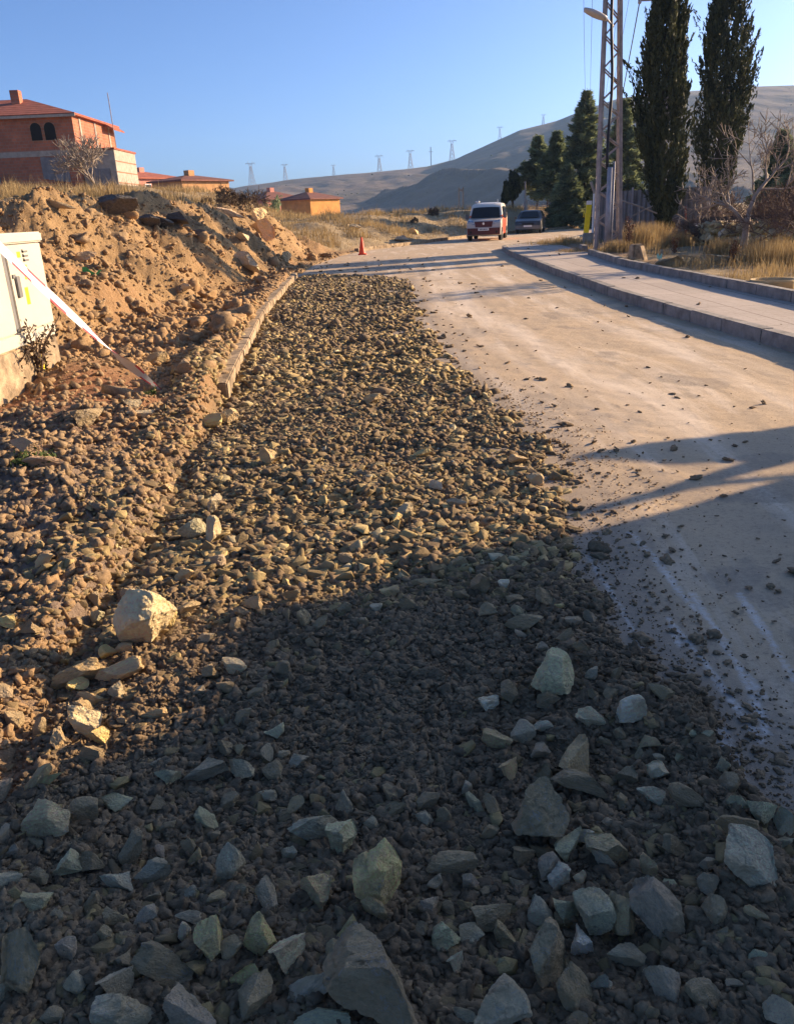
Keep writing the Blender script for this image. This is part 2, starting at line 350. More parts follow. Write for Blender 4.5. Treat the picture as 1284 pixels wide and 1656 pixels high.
class MB:
    def __init__(s): s.v = []; s.f = []
    def add(s, vs, fs):
        n = len(s.v); s.v += [tuple(v) for v in vs]; s.f += [tuple(i+n for i in f) for f in fs]; return s
    def box(s, c, d, rot=None, taper=1.):
        x, y, z = d[0]/2, d[1]/2, d[2]/2
        P = [Vector((sx*x*(taper if sz > 0 else 1), sy*y*(taper if sz > 0 else 1), sz*z)) for sz in (-1, 1) for sy in (-1, 1) for sx in (-1, 1)]
        if rot is not None: P = [rot @ p for p in P]
        c = Vector(c); P = [p+c for p in P]
        return s.add(P, [(0, 2, 3, 1), (4, 5, 7, 6), (0, 1, 5, 4), (2, 6, 7, 3), (0, 4, 6, 2), (1, 3, 7, 5)])
    def span(s, a, b):
        a, b = Vector(a), Vector(b); return s.box((a+b)/2, b-a)
    def bar(s, p, q, w, h=None):
        p, q = Vector(p), Vector(q); dd = q-p; rot = dd.to_track_quat('Z', 'Y').to_matrix()
        return s.box((p+q)/2, (w, h or w, dd.length), rot)
    def tube(s, pts, rad, n=6, cap=True):
        pts = [Vector(p) for p in pts]; rings = []
        if not hasattr(rad, '__len__'): rad = [rad]*len(pts)
        V = []; Fs = []; up = None
        for i, p in enumerate(pts):
            t = (pts[min(i+1, len(pts)-1)]-pts[max(i-1, 0)]).normalized()
            if up is None: up = Vector((0, 0, 1)) if abs(t.z) < .9 else Vector((1, 0, 0))
            a = t.cross(up).normalized(); bb = a.cross(t).normalized(); up = bb
            for j in range(n):
                an = 2*math.pi*j/n; V.append(p+(a*math.cos(an)+bb*math.sin(an))*rad[i])
        for i in range(len(pts)-1):
            for j in range(n):
                a0 = i*n+j; b0 = i*n+(j+1) % n; Fs.append((a0, b0, b0+n, a0+n))
        if cap: Fs += [tuple(range(n-1, -1, -1)), tuple(range((len(pts)-1)*n, len(pts)*n))]
        return s.add(V, Fs)
    def lathe(s, prof, c=(0, 0, 0), n=20, axis='Z'):
        V = []; Fs = []; c = Vector(c)
        for r_, z_ in prof:
            for j in range(n):
                an = 2*math.pi*j/n; p = Vector((r_*math.cos(an), r_*math.sin(an), z_))
                if axis == 'X': p = Vector((p.z, p.x, p.y))
                V.append(p+c)
        for i in range(len(prof)-1):
            for j in range(n):
                a0 = i*n+j; b0 = i*n+(j+1) % n; Fs.append((a0, b0, b0+n, a0+n))
        Fs += [tuple(range(n-1, -1, -1)), tuple(range((len(prof)-1)*n, len(prof)*n))]
        return s.add(V, Fs)
    def prism(s, poly, a, b, axis='Y'):           # polygon in the plane across axis, extruded from a to b
        n = len(poly)
        def P(u, v, t): return {'Y': (u, t, v), 'X': (t, u, v), 'Z': (u, v, t)}[axis]
        V = [P(u, v, a) for u, v in poly]+[P(u, v, b) for u, v in poly]
        return s.add(V, [tuple(range(n)), tuple(range(2*n-1, n-1, -1))]+[(i, i+n, (i+1) % n+n, (i+1) % n) for i in range(n)])
    def build(s, name, mat, parent=None, smooth=False, bevel=0., segs=2, jit=0.):
        me = bpy.data.meshes.new(name)
        vv = s.v
        if jit: vv = [(x+random.uniform(-jit, jit), y+random.uniform(-jit, jit), z+random.uniform(-jit, jit)) for x, y, z in vv]
        me.from_pydata(vv, [], s.f)
        bm = bmesh.new(); bm.from_mesh(me)
        if bevel: bmesh.ops.bevel(bm, geom=bm.edges[:], offset=bevel, segments=segs, affect='EDGES', clamp_overlap=True)
        bmesh.ops.recalc_face_normals(bm, faces=bm.faces[:]); bm.to_mesh(me); bm.free()
        return link(name, me, mat, parent, smooth)
def copy_tree(o, parent=None):
    c = o.copy(); COL.objects.link(c)
    if parent: c.parent = parent
    for ch in [q for q in COL.objects if q.parent == o]: copy_tree(ch, c)
    return c
# ------------------------------------------------------------------ stones, clods: base shapes
def ico(level):
    bm = bmesh.new(); bmesh.ops.create_icosphere(bm, subdivisions=level, radius=1)
    V = np.array([v.co[:] for v in bm.verts]); Fc = np.array([[v.index for v in f.verts] for f in bm.faces]); bm.free(); return V, Fc
ICO = {k: ico(k) for k in (1, 2, 3, 5, 6)}
def stone_shape(level, seed, cuts=11, rough=.03, lo=.42, hi=.8):
    r = np.random.default_rng(seed); V, Fc = ICO[level]; V = V.copy()*1.15
    for _ in range(cuts):
        n = r.normal(size=3); n /= np.linalg.norm(n); d = r.uniform(lo, hi)
        ov = V@n-d; V -= np.where(ov > 0, ov, 0)[:, None]*n
    if rough:
        for f, a in ((2.2, rough), (5., rough*.5), (11, rough*.35)):
            V = V+(V/np.maximum(np.linalg.norm(V, axis=1), .2)[:, None])*(a*noise3(V[:, 0]*f+seed, V[:, 1]*f, V[:, 2]*f, seed))[:, None]
    ext = V.max(0)-V.min(0); V = (V-(V.max(0)+V.min(0))/2)/ext*2
    return V, Fc
def hull_shape(n, seed, sub=0):
    r = np.random.default_rng(seed); P = r.normal(size=(n, 3)); P /= np.linalg.norm(P, axis=1)[:, None]; P *= r.uniform(.8, 1.1, (n, 1)); P = np.sign(P)*np.abs(P)**.8
    bm = bmesh.new()
    for p in P: bm.verts.new(p)
    bmesh.ops.convex_hull(bm, input=bm.verts[:]); 
    for v in [v for v in bm.verts if not v.link_faces]: bm.verts.remove(v)
    if sub: bmesh.ops.bevel(bm, geom=bm.edges[:], offset=.035, segments=1, affect='EDGES', clamp_overlap=True)
    bmesh.ops.triangulate(bm, faces=bm.faces[:]); bm.verts.index_update()
    V = np.array([v.co[:] for v in bm.verts]); Fc = np.array([[v.index for v in f.verts] for f in bm.faces]); bm.free()
    ext = V.max(0)-V.min(0); return (V-(V.max(0)+V.min(0))/2)/ext*2, Fc
def clod_shape(level, seed, amp=.3):
    r = np.random.default_rng(seed); V, Fc = ICO[level]; V = V.copy()
    n = noise3(V[:, 0]*1.6+seed*3, V[:, 1]*1.6, V[:, 2]*1.6, seed)*amp*1.2+np.abs(noise3(V[:, 0]*3.4, V[:, 1]*3.4+seed, V[:, 2]*3.4, seed+9))*amp*.9
    V = V*(1+n)[:, None]; return V*np.array([1, r.uniform(.7, 1), r.uniform(.6, .9)]), Fc
def rotmats(n, tilt):
    yaw = RNG.uniform(0, 2*math.pi, n); a = RNG.uniform(0, 2*math.pi, n); t = np.abs(RNG.normal(0, tilt, n))
    cz, sz = np.cos(yaw), np.sin(yaw); Z = np.zeros((n, 3, 3)); Z[:, 0, 0] = cz; Z[:, 0, 1] = -sz; Z[:, 1, 0] = sz; Z[:, 1, 1] = cz; Z[:, 2, 2] = 1
    ax = np.stack([np.cos(a), np.sin(a), 0*a], 1); c, s = np.cos(t), np.sin(t)
    K = np.zeros((n, 3, 3)); K[:, 0, 2] = ax[:, 1]; K[:, 1, 2] = -ax[:, 0]; K[:, 2, 0] = -ax[:, 1]; K[:, 2, 1] = ax[:, 0]
    Rr = np.eye(3)[None]+s[:, None, None]*K+(1-c)[:, None, None]*(K@K); return Rr@Z
def scatter(name, mat, groups, kind='stuff', smooth=False, label=None, cat=None):
    """groups: list of (shapes, P(n,3), size(n,3), tint(n), tilt)"""
    VV, FF, TT = [], [], []; off = 0
    for shapes, P, Sz, T, tilt in groups:
        if len(P) == 0: continue
        idx = RNG.integers(0, len(shapes), len(P)); Rm = rotmats(len(P), tilt)
        for k, (V, Fc) in enumerate(shapes):
            q = idx == k; n = q.sum()
            if not n: continue
            v = np.einsum('nij,nvj->nvi', Rm[q], V[None]*Sz[q][:, None, :])+P[q][:, None, :]
            VV.append(v.reshape(-1, 3)); nv = len(V)
            FF.append((Fc[None]+(np.arange(n)*nv)[:, None, None]).reshape(-1, Fc.shape[1])+off); off += n*nv
            TT.append(np.repeat(T[q], nv))
    me = np_mesh(name, np.concatenate(VV), np.concatenate(FF), {'tint': np.concatenate(TT)})
    o = link(name, me, mat, smooth=smooth); return tag(o, label, cat, None, kind)
def polar(n, r0, r1, az=46):
    r = np.exp(RNG.uniform(math.log(r0), math.log(r1), n)); a = RNG.uniform(-R(az), R(az), n)
    return r*np.sin(a), r*np.cos(a), r
# ------------------------------------------------------------------ ground
def ground_grid(r0=.35):
    az = np.concatenate([np.arange(-180, -43, 4.), np.arange(-42, 42.01, .15), np.arange(46, 180, 4.)])*math.pi/180
    rr = [r0]
    while rr[-1] < 60: rr.append(rr[-1]*(1.0048 if rr[-1] < 30 else 1.008) if rr[-1] > 1.2 else rr[-1]*1.012)
    while rr[-1] < 1600: rr.append(rr[-1]*1.04)
    rr = np.array(rr); A, Q = np.meshgrid(az, rr); X, Y = Q*np.sin(A), Q*np.cos(A)
    nA, nR = len(az), len(rr); x, y = X.ravel(), Y.ravel(); z = H(x, y)
    i = np.arange(nR-1)[:, None]*nA; j = np.arange(nA)[None]; jn = (j+1) % nA
    Fc = np.stack([i+j, i+jn, i+nA+jn, i+nA+j], -1).reshape(-1, 4)
    V = np.stack([x, y, z], 1)
    Z = zones(x, y); d = Z['d']; w = 2.3+2.9*sst(34, 46, y)
    nz = fbm2(x, y, .7, 4, 71); left = sst(0, .1, Z['k']-x)
    gar = sst(0, .3, x-Z['B'])
    grass = np.maximum(left*np.maximum(sst(w-.4, w+1.2, d+.5*nz), sst(36, 38, y)*sst(-.2, .4, d)), gar*sst(-.5, .3, nz+.2))
    grass = np.maximum(grass, sst(80, 120, np.hypot(x, y)))
    red = left*np.exp(-(((x+2.75)/.9)**2+((y-6.6)/1.3)**2))*1.5+left*sst(.1, .9, nz)*.25*sst(9, 12, y)
    near = left*(1-sst(4.8, 7, y+.8*nz))+gar*.6
    me = np_mesh('ground', V, Fc, {'bed': Z['bed'], 'grass': np.clip(grass, 0, 1), 'red': np.clip(red, 0, 1), 'near': np.clip(near, 0, 1)})
    tag(link('ground', me, 'soil', smooth=True), kind='structure')
    c = Hs(0, 0); n = nA
ground_grid()
# ------------------------------------------------------------------ road
SCR = [[(1020, 862), (1060, 905), (1100, 960), (1150, 1005), (1180, 1045)], [(1115, 1110), (1150, 1165), (1180, 1230), (1192, 1285)], [(922, 930), (950, 975), (985, 1040), (1010, 1110)],
       [(1085, 1010), (1098, 1045)], [(1150, 1020), (1200, 1085), (1240, 1130)], [(950, 900), (1005, 985), (1040, 1060)], [(1195, 960), (1250, 1040), (1284, 1100)], [(1120, 960), (1165, 1030), (1215, 1120), (1240, 1190)], [(1170, 1180), (1200, 1260), (1215, 1330)], [(905, 900), (915, 960)], [(1080, 1000), (1130, 1060), (1180, 1130), (1230, 1200)]]
def road():
    ys = [-6.]
    while ys[-1] < 110: ys.append(ys[-1]+(.018 if 1 < ys[-1] < 6.5 else .05 if ys[-1] < 14 else .3 if ys[-1] < 60 else 1.5))
    ys = np.array(ys); t = np.linspace(0, 1, 230); Yg, Tg = np.meshgrid(ys, t, indexing='ij')
    a = np.where(Yg < 20, bedR(Yg)-.5, np.minimum(bedR(Yg)-.5, xk(Yg)-.05)); a = np.where(Yg > 24, xk(Yg)-.05, a); b = xR(Yg)+.1
    Xg = a+(b-a)*Tg; x, y = Xg.ravel(), Yg.ravel()
    z = .006*fbm2(x, y, 1.2, 3, 81)+.0025*fbm2(x, y, 9, 3, 82)
    nT = len(t); i = np.arange(len(ys)-1)[:, None]*nT; j = np.arange(nT-1)[None]
    Fc = np.stack([i+j, i+j+1, i+nT+j+1, i+nT+j], -1).reshape(-1, 4)
    dd = x-bedR(y); n = fbm2(x, y, 1.7, 4, 83)
    mud = np.exp(-np.clip(dd, 0, 9)/(.22+.16*sst(4, 1, y)))*1.1+.3*np.clip(n, 0, 1)*np.exp(-np.clip(dd, 0, 9)/.9)
    mud = np.maximum(mud, .75*np.exp(-(np.clip(dd, 0, 9)/.42)**2)*sst(4.6, 3.2, y)); mud = np.where(dd < 0, 1, mud)*(1-sst(21, 24, y))
    mud = np.maximum(mud, sst(20, 22, y)*(1-sst(26, 33, y))*(1-sst(.6, 2.6, x+1.0*n))*sst(-.2, .5, n+.35))
    mud = np.maximum(mud, .5*sst(.35, .8, n)*sst(30, 12, y))
    sc = np.zeros_like(x)
    for L in SCR:
        P = [G(*p) for p in L]
        for p, q in zip(P, P[1:]):
            ex, ey = q.x-p.x, q.y-p.y; l2 = ex*ex+ey*ey; u = np.clip(((x-p.x)*ex+(y-p.y)*ey)/l2, 0, 1)
            ds = np.hypot(x-p.x-u*ex, y-p.y-u*ey); wd = .013+.008*n+.002*y
            sc = np.maximum(sc, np.exp(-(ds/wd)**2))
    u_ = xR(y)-x; tr = sum(np.exp(-((u_-c_-.12*np.sin(y*.35+c_))/w_)**2)*a_ for c_, w_, a_ in ((2.45, .28, 1.), (2.95, .16, .7), (1.25, .22, .8), (.75, .14, .5), (3.4, .12, .5)))*sst(4.2, 6, y)*sst(34, 26, y)
    me = np_mesh('road', np.stack([x, y, z], 1), Fc, {'mud': np.clip(mud, 0, 1), 'scrape': sc, 'track': np.clip(tr, 0, 1)})
    tag(link('road', me, 'road_asphalt', smooth=True), kind='structure')
road()
# ------------------------------------------------------------------ kerbs and pavement
def strip_blocks(name, mat, pts, w, top, bot, gap=.012, L=.95, jit=.006, lean=0., bevel=.012):
    """kerb stones laid along a line; the line is the face towards the road"""
    b = MB(); P = [Vector((p[0], p[1], 0)) for p in pts]; seg = [(q-p).length for p, q in zip(P, P[1:])]; tot = sum(seg)
    def at(s):
        for k, l in enumerate(seg):
            if s <= l or k == len(seg)-1: return P[k].lerp(P[k+1], min(1, s/l))
            s -= l
    s = 0
    while s < tot-.1:
        p, q = at(s+gap/2), at(min(tot, s+L-gap/2)); dr = (q-p).normalized(); nn = Vector((dr.y, -dr.x, 0))*w
        j = lambda: random.uniform(-jit, jit); t = top+j(); o = dr.cross(Vector((0, 0, 1)))*j()
        ln = Vector((dr.y, -dr.x, 0))*lean*(1+20*j())
        V = [p+o, q+o, q+nn+o, p+nn+o]; hz = Vector((0, 0, 1))
        b.add([v+hz*bot for v in V]+[v+hz*(t+j()*.5)+ln for v in V], [(3, 2, 1, 0), (4, 5, 6, 7), (0, 1, 5, 4), (1, 2, 6, 5), (2, 3, 7, 6), (3, 0, 4, 7)])
        s += L
    return tag(b.build(name, mat, bevel=bevel, segs=2), kind='structure')
ky = [-6, -3, 0, 3, 6, 8.5, 10, 12, 14, 16, 18, 20, 23, 26, 29, 31.5]
kR = [(xR(y), y) for y in ky]+[(4.5, 32.6), (4.8, 33.5), (5.4, 34.2), (6.2, 34.6), (7.2, 35.4), (8.2, 37.5), (9.4, 40.4)]
strip_blocks('kerb', 'kerb_concrete', kR, .16, .165, -.1)
kB = [(xB(y), y) for y in ky if y < 25]+[(6.05, 24.9)]
strip_blocks('kerb', 'kerb_concrete', kB, .15, .30, .0, L=1.1)
strip_blocks('kerb', 'kerb_concrete', [(6.3, 26.6), (6.42, 27.6)], .16, .33, .0)
strip_blocks('kerb', 'kerb_pale', [(xk(y)+.03, y) for y in np.arange(22.4, 7.1, -.3)], .16, .15, -.15, L=1.0, jit=.006, lean=.0, bevel=.014)
strip_blocks('kerb', 'kerb_pale', [(xk(y)-.02, y) for y in np.arange(36.5, 62, .8)], -.2, .15, -.1, jit=.01)
def pavement():
    ys = np.concatenate([np.arange(-6, 34.3, .12)]); t = np.linspace(0, 1, 40); Y, T = np.meshgrid(ys, t, indexing='ij')
    a = xR(Y)+.17; b = np.where(Y < 25, xB(Y)-.005, xB(Y)+.15); X = a+(b-a)*T; x, y = X.ravel(), Y.ravel()
    z = .152+.006*fbm2(x, y, .5, 3, 91); nT = len(t); i = np.arange(len(ys)-1)[:, None]*nT; j = np.arange(nT-1)[None]
    tag(link('pavement', np_mesh('pavement', np.stack([x, y, z], 1), np.stack([i+j, i+j+1, i+nT+j+1, i+nT+j], -1).reshape(-1, 4)), 'pavement_concrete', smooth=True), kind='structure')
pavement()
# ------------------------------------------------------------------ hills
RX = []
for px, py in [(-500, 320), (-200, 318), (0, 322), (200, 318), (330, 312), (400, 300), (470, 290), (540, 284), (600, 279), (650, 273), (690, 268), (735, 257), (790, 232), (840, 210), (900, 195), (950, 176), (1000, 160), (1060, 152), (1120, 146), (1210, 139), (1284, 137), (1450, 136), (1700, 150), (2100, 200)]:
    p = D(px, py, 1000); RX.append((p.x, p.z))
def hills():
    az = np.linspace(-.9, .95, 520); Yr = np.concatenate([np.linspace(235, 1000, 250), np.linspace(1015, 1500, 24)])
    A, Y = np.meshgrid(np.tan(az), Yr); X = A*Y; x, y = X.ravel(), Y.ravel()
    hx = np.interp(A.ravel()*1000, [q[0] for q in RX], [q[1] for q in RX])
    t = np.clip((y-260)/740, 0, 1.); s = .72*t**1.25+.28*sst(.25, 1, t)
    z = -9+(hx+9)*s
    z = np.where(y > 1000, hx-(y-1000)*.05, z)
    er = fbm2(x, y, .006, 5, 101); gul = np.abs(fbm2(x*1.0+y*.25, y*.35, .011, 4, 102))
    env = sst(0, .25, t)*(1-sst(.82, .99, t)*.85)
    z = z+env*(4*er-4.2*gul+1.5*fbm2(x, y, .03, 4, 103))
    # a spur in front, its flank turned away from the sun
    cx, cy = 62, 560; dx, dy = x-cx, y-cy; a = -(dx*.80+dy*.60); b = dx*-.60+dy*.80
    crest = 27*np.exp(-(b/150)**2)+2.5*noise2(b*.03, b*0, 104)
    sp = np.where(a > 0, crest-a*.50+4*fbm2(x, y, .022, 4, 105), crest-np.abs(a)*.10)
    sp = sp+1.6*noise2(x*.09, y*.09, 106)
    z = np.where(y < 1000, np.maximum(z, sp-2), z)
    nA = len(az); i = np.arange(len(Yr)-1)[:, None]*nA; j = np.arange(nA-1)[None]
    tag(link('hill', np_mesh('hill', np.stack([x, y, z], 1), np.stack([i+j, i+j+1, i+nA+j+1, i+nA+j], -1).reshape(-1, 4)), 'hill_soil', smooth=True), kind='structure')
hills()
# ------------------------------------------------------------------ loose gravel, clods and crumbs nobody could count
ST2 = [hull_shape(9+k % 5, 300+k, 1) for k in range(18)]; ST1 = [hull_shape(8+k % 4, 330+k) for k in range(14)]
CL2 = [clod_shape(2, 360+k, .62) for k in range(10)]; CL1 = [clod_shape(1, 380+k, .58) for k in range(8)]; CL3 = [clod_shape(3, 395+k, .62) for k in range(8)]; ICOL = ST1
def gravel():
    gs = []
    for shapes, n, r0, r1, med in ((ST2, 5500, .95, 3.4, .0125), (ST2, 46000, 3.0, 8.2, .0148), (ST1, 90000, 7.5, 25, .0215)):
        x, y, r = polar(n, r0, r1); Z = zones(x, y)
        dark = np.exp(-(((x-.05)/.55)**2+((y-2.45)/.55)**2))            # the crumbly middle holds few stones
        p = Z['bed']*(1-.8*dark)*(1-.75*sst(-.42, -.12, x-Z['b'])*sst(1.6, 1.9, y)*sst(3.6, 3., y))
        e = Z['k']-x; p = np.maximum(p, .8*sst(.55, .4, e)*sst(0, .1, e)*sst(2.5, 4, y)*(1-sst(12, 16, y)))     # spilled over the kerb
        p = np.maximum(p, .35*sst(0, .2, e)*sst(.7, .4, e)*sst(1.2, 1.8, y)*sst(3.9, 3.2, y))
        p = np.maximum(p, .16*sst(.55, .0, x-Z['b'])*sst(0, .1, x-Z['b'])*(1-sst(20, 24, y)))
        q = RNG.uniform(0, 1, n) < p; x, y = x[q], y[q]; n = len(x)
        s = med*np.exp(RNG.normal(0, .52, n)); s = np.clip(s, .006, np.where(y < 3.3, .026, np.where(y < 8, .042, .055)))
        sz = np.stack([s*RNG.uniform(.9, 1.6, n), s*RNG.uniform(.7, 1.1, n), s*RNG.uniform(.35, .8, n)], 1)
        z = H(x, y)+sz[:, 2]*RNG.uniform(-.35, .45, n)
        gs.append((shapes, np.stack([x, y, z], 1), sz, np.clip(RNG.beta(1.6, 2.2, n)*np.where(y < 3.3, .62, .92), 0, 1), .42))
    tag(scatter('gravel', 'stone', gs), 'loose grey and tan crushed gravel filling the dug out strip of road', 'gravel')
def clods():
    gs = []
    for shapes, n, r0, r1, med, bedonly in ((CL3, 60000, .95, 3.2, .0066, 0), (CL2, 30000, 2.8, 6.8, .011, 0), (CL1, 36000, 5, 14, .016, 1), (CL1, 90000, 10, 36, .018, 1), (CL3, 4200, 11, 36, .045, 2)):
        x, y, r = polar(n, r0, r1); Z = zones(x, y); e = Z['k']-x; w = 2.3+2.9*sst(34, 46, y)
        left = sst(0, .1, e)*(1-sst(w+.3, w+1.4, Z['d']))*(1-sst(34, 37, y))
        bed = Z['bed']*(np.where(y < 3.3, 1., .5) if bedonly < 2 else 0)
        p = np.maximum(left*np.where(y < 8, .6, .8), bed)
        q = RNG.uniform(0, 1, n) < p; x, y, bd, lf, r = x[q], y[q], Z['bed'][q], left[q], r[q]; n = len(x)
        s = np.clip(med*np.exp(RNG.normal(0, .55, n)), .003, np.where(y < 3.2, .017, np.where(y < 7, .026, .075 if bedonly < 2 else .13))); s = np.where(lf > .5, s*1.15, s)
        sz = np.stack([s*RNG.uniform(.9, 1.4, n), s*RNG.uniform(.8, 1.2, n), s*RNG.uniform(.6, 1, n)], 1)
        z = H(x, y)+sz[:, 2]*RNG.uniform(-.1, .5, n)
        tint = np.where(bd > .5, RNG.uniform(0, .28, n), RNG.uniform(.32, .6, n)+.22*sst(5, 9, y)+.12*fbm2(x, y, .8, 2, 111))
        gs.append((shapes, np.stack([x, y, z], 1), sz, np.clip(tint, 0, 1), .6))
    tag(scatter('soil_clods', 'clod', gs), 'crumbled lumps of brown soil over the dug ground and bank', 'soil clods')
def crumbs():
    x, y, r = polar(30000, 1.0, 45); n = len(x); dd = x-bedR(y); cl = fbm2(x, y, 1.3, 3, 121)
    on = (dd > -.02) & (x < xR(y)-.05)
    p = on*(np.exp(-dd/.2)*.9+.07*sst(.1, .6, cl)+.015+.16*np.exp(-dd/.6))
    p = np.where(y > 23, .10*(x > xk(y))*(x < xR(y))*sst(.0, .7, cl)+.25*((x > xk(y)) & (x < 1.5) & (y < 31)), p)
    pv = (x > xR(y)+.2) & (x < xB(y)-.05) & (y < 33); p = np.where(pv, .05*sst(.2, .7, cl)+.012, p)
    q = RNG.uniform(0, 1, n) < p; x, y, pv, r = x[q], y[q], pv[q], r[q]; n = len(x)
    s = np.clip((.0035+.0007*r)*np.exp(RNG.normal(0, .6, n)), .002, .035)
    sz = np.stack([s*1.3, s, s*.55], 1); z = np.where(pv, .157, 0.004)+sz[:, 2]*.4
    gs = [(CL3, np.stack([x, y, z], 1), sz, RNG.uniform(.05, .5, n), .3)]
    x, y, r = polar(70000, 1.2, 8); dd = x-bedR(y); q = (dd > -.05) & (x < xR(y)-.1) & (RNG.uniform(0, 1, len(x)) < np.exp(-(np.clip(dd, 0, 9)/.36)**2)*.9+.03*(fbm2(x, y, 2, 3, 122) > .1)); x, y, r = x[q], y[q], r[q]; n = len(x)
    s = np.clip(.0022*np.exp(RNG.normal(0, .5, n))*(1+.12*r), .001, .008); sz = np.stack([s*1.2, s, s*.7], 1); gs.append((ICOL, np.stack([x, y, .003+s*.3], 1), sz, RNG.uniform(.1, .55, n), .5))
    tag(scatter('mud_crumbs', 'clod', gs, smooth=True), 'small crumbs of mud and grit scattered on the road and pavement', 'mud crumbs')
gravel(); clods(); crumbs()
# ------------------------------------------------------------------ single stones
TONE = {'dark brown': (.19, .15, .105), 'brown': (.30, .235, .158), 'tan': (.54, .41, .24), 'yellow': (.72, .6, .27), 'grey': (.47, .43, .355),
        'grey-green': (.46, .48, .35), 'bluish grey': (.55, .55, .49), 'pale': (.74, .65, .5), 'white': (.82, .8, .74), 'grey-brown': (.42, .345, .295), 'black': (.11, .093, .08), 'pink': (.50, .32, .225)}
def rock_mesh(seed):
    r = np.random.default_rng(seed); V, Fc = stone_shape(6, seed, 10, .02, .28, .72)
    f = 1.6; V = V+.07*np.stack([noise3(V[:, 0]*f, V[:, 1]*f, V[:, 2]*f+seed, 5+k) for k in range(3)], 1)
    V = V+.028*np.stack([noise3(V[:, 0]*4.5, V[:, 1]*4.5, V[:, 2]*4.5+seed, 25+k) for k in range(3)], 1)
    V = V+.02*np.stack([noise3(V[:, 0]*11, V[:, 1]*11, V[:, 2]*11+seed, 15+k) for k in range(3)], 1)
    cr = np.abs(noise3(V[:, 0]*1.7+seed, V[:, 1]*1.7, V[:, 2]*1.7, 45)); ax_ = r.normal(size=3); ax_ /= np.linalg.norm(ax_); st_ = (V@ax_)*5.5+.8*noise3(V[:, 0]*1.5, V[:, 1]*1.5, V[:, 2]*1.5, 46)
    V = V*(1-.07*np.clip(1-cr/.07, 0, 1)-.022*np.floor(np.mod(st_, 2))*(.5+.5*noise3(V[:, 0]*2, V[:, 1]*2, V[:, 2]*2, 47)))[:, None]
    V = V+.010*np.stack([noise3(V[:, 0]*24, V[:, 1]*24, V[:, 2]*24+seed, 35+k) for k in range(3)], 1)
    ext = V.max(0)-V.min(0); V = (V-(V.max(0)+V.min(0))/2)/ext*2
    me = np_mesh('stone', V, Fc); me.materials.append(MATS['rock']); me.polygons.foreach_set('use_smooth', np.ones(len(me.polygons), bool))
    try: me.set_sharp_from_angle(angle=R(26))
    except Exception: pass
    return me
ROCKS = [rock_mesh(500+k) for k in range(20)]
# landmark stones: px, py, width, height, tilt, tone, mesh, short name, label
LM = [
 (230, 998, 92, 94, 20, 'pale', 'big pale boulder', 'big pale cream boulder on the sunlit mud at the left of the gravel'),
 (612, 1414, 76, 104, 8, 'yellow', 'pointed pale green stone', 'pointed pale yellow-green stone standing brightest in the shaded foreground'),
 (604, 1588, 165, 125, -5, 'dark brown', 'wide dark boulder', 'widest dark brown boulder half buried at the front of the gravel'),
 (1214, 1390, 118, 84, -28, 'bluish grey', 'two-tone blue stone', 'large blue-grey and tan stone at the road edge of the foreground'),
 (887, 1540, 82, 92, -30, 'brown', 'round brown stone', 'large rounded brown-grey stone at the front below the green block'),
 (1070, 1478, 112, 66, -52, 'grey-brown', 'veined leaning stone', 'long grey-brown stone with white scratches lying aslant near the road'),
 (892, 1088, 74, 66, 30, 'grey-green', 'grey-green wedge', 'grey-green wedge shaped stone at the right rim of the gravel'),
 (1020, 1148, 48, 42, 20, 'white', 'whitish blue stone', 'whitish blue smooth stone lying out on the muddy asphalt edge'),
 (865, 1310, 88, 82, 30, 'brown', 'big brown block', 'big brown angular block among the shaded stones right of centre'),
 (812, 1627, 76, 80, -35, 'grey', 'oval grey stone', 'oval grey stone at the very front beside the dark gap'),
 (42, 1560, 58, 116, 5, 'brown', 'tall yellow-faced stone', 'tall brown stone with a yellow face at the front left corner'),
 (507, 1338, 80, 44, -8, 'bluish grey', 'blue-grey twin stone', 'smooth blue-grey stone behind the pointed pale green one'),
 (134, 1164, 60, 44, -15, 'pale', 'pale sunlit box', 'pale box shaped stone in the sunlit heap below the cream boulder'),
 (124, 1090, 100, 34, 22, 'tan', 'long tan slab', 'long tan slab lying aslant in the sunlit heap at left'),
 (310, 1628, 86, 62, 0, 'grey-brown', 'front grey-brown stone', 'broad grey-brown stone at the front edge left of the wide dark boulder'),
 (959, 1473, 62, 60, -10, 'grey-green', 'green block', 'square dark green block with a rusty corner in the right foreground'),
 (420, 1512, 52, 56, 0, 'yellow', 'yellow cube', 'yellowish cube shaped stone among the muddy stones in front at left'),
 (462, 1547, 56, 60, -5, 'pale', 'pale grey cube', 'pale grey cube shaped stone in front of the yellow one'),
 (937, 1222, 54, 62, -30, 'tan', 'tall tan shard', 'pale tan shard leaning on the muddy heap beside the road'),
 (72, 1322, 88, 54, 15, 'tan', 'flat olive stone', 'flat olive-tan stone at the shaded left end of the gravel'),
 (372, 1397, 44, 72, 4, 'grey', 'upright grey stone', 'upright pointed grey-brown stone standing alone in the dark crumbs'),
 (982, 1372, 66, 44, -22, 'tan', 'tan loaf', 'loaf shaped tan stone beside a small whitish one in shade'),
 (940, 1268, 92, 36, -8, 'brown', 'low brown dome', 'low brown dome of stone half sunk in mud near the road'),
 (928, 1608, 98, 58, -58, 'brown', 'front leaning stone', 'long brown stone leaning in front of the round brown one'),
 (265, 1555, 98, 54, -8, 'dark brown', 'muddy loaf', 'mud coated brown loaf of stone in front at left'),
 (197, 1640, 94, 62, 0, 'grey', 'grey corner stone', 'broad grey stone cut by the bottom of the view at left'),
 (653, 823, 30, 18, 20, 'bluish grey', 'bluish chip', 'bluish chip beside a yellow one in the sunlit gravel'),
 (312, 857, 42, 28, 25, 'grey-green', 'grey kerb side stone', 'grey-green stone beside an upright sunlit one at the left of the gravel'),
]
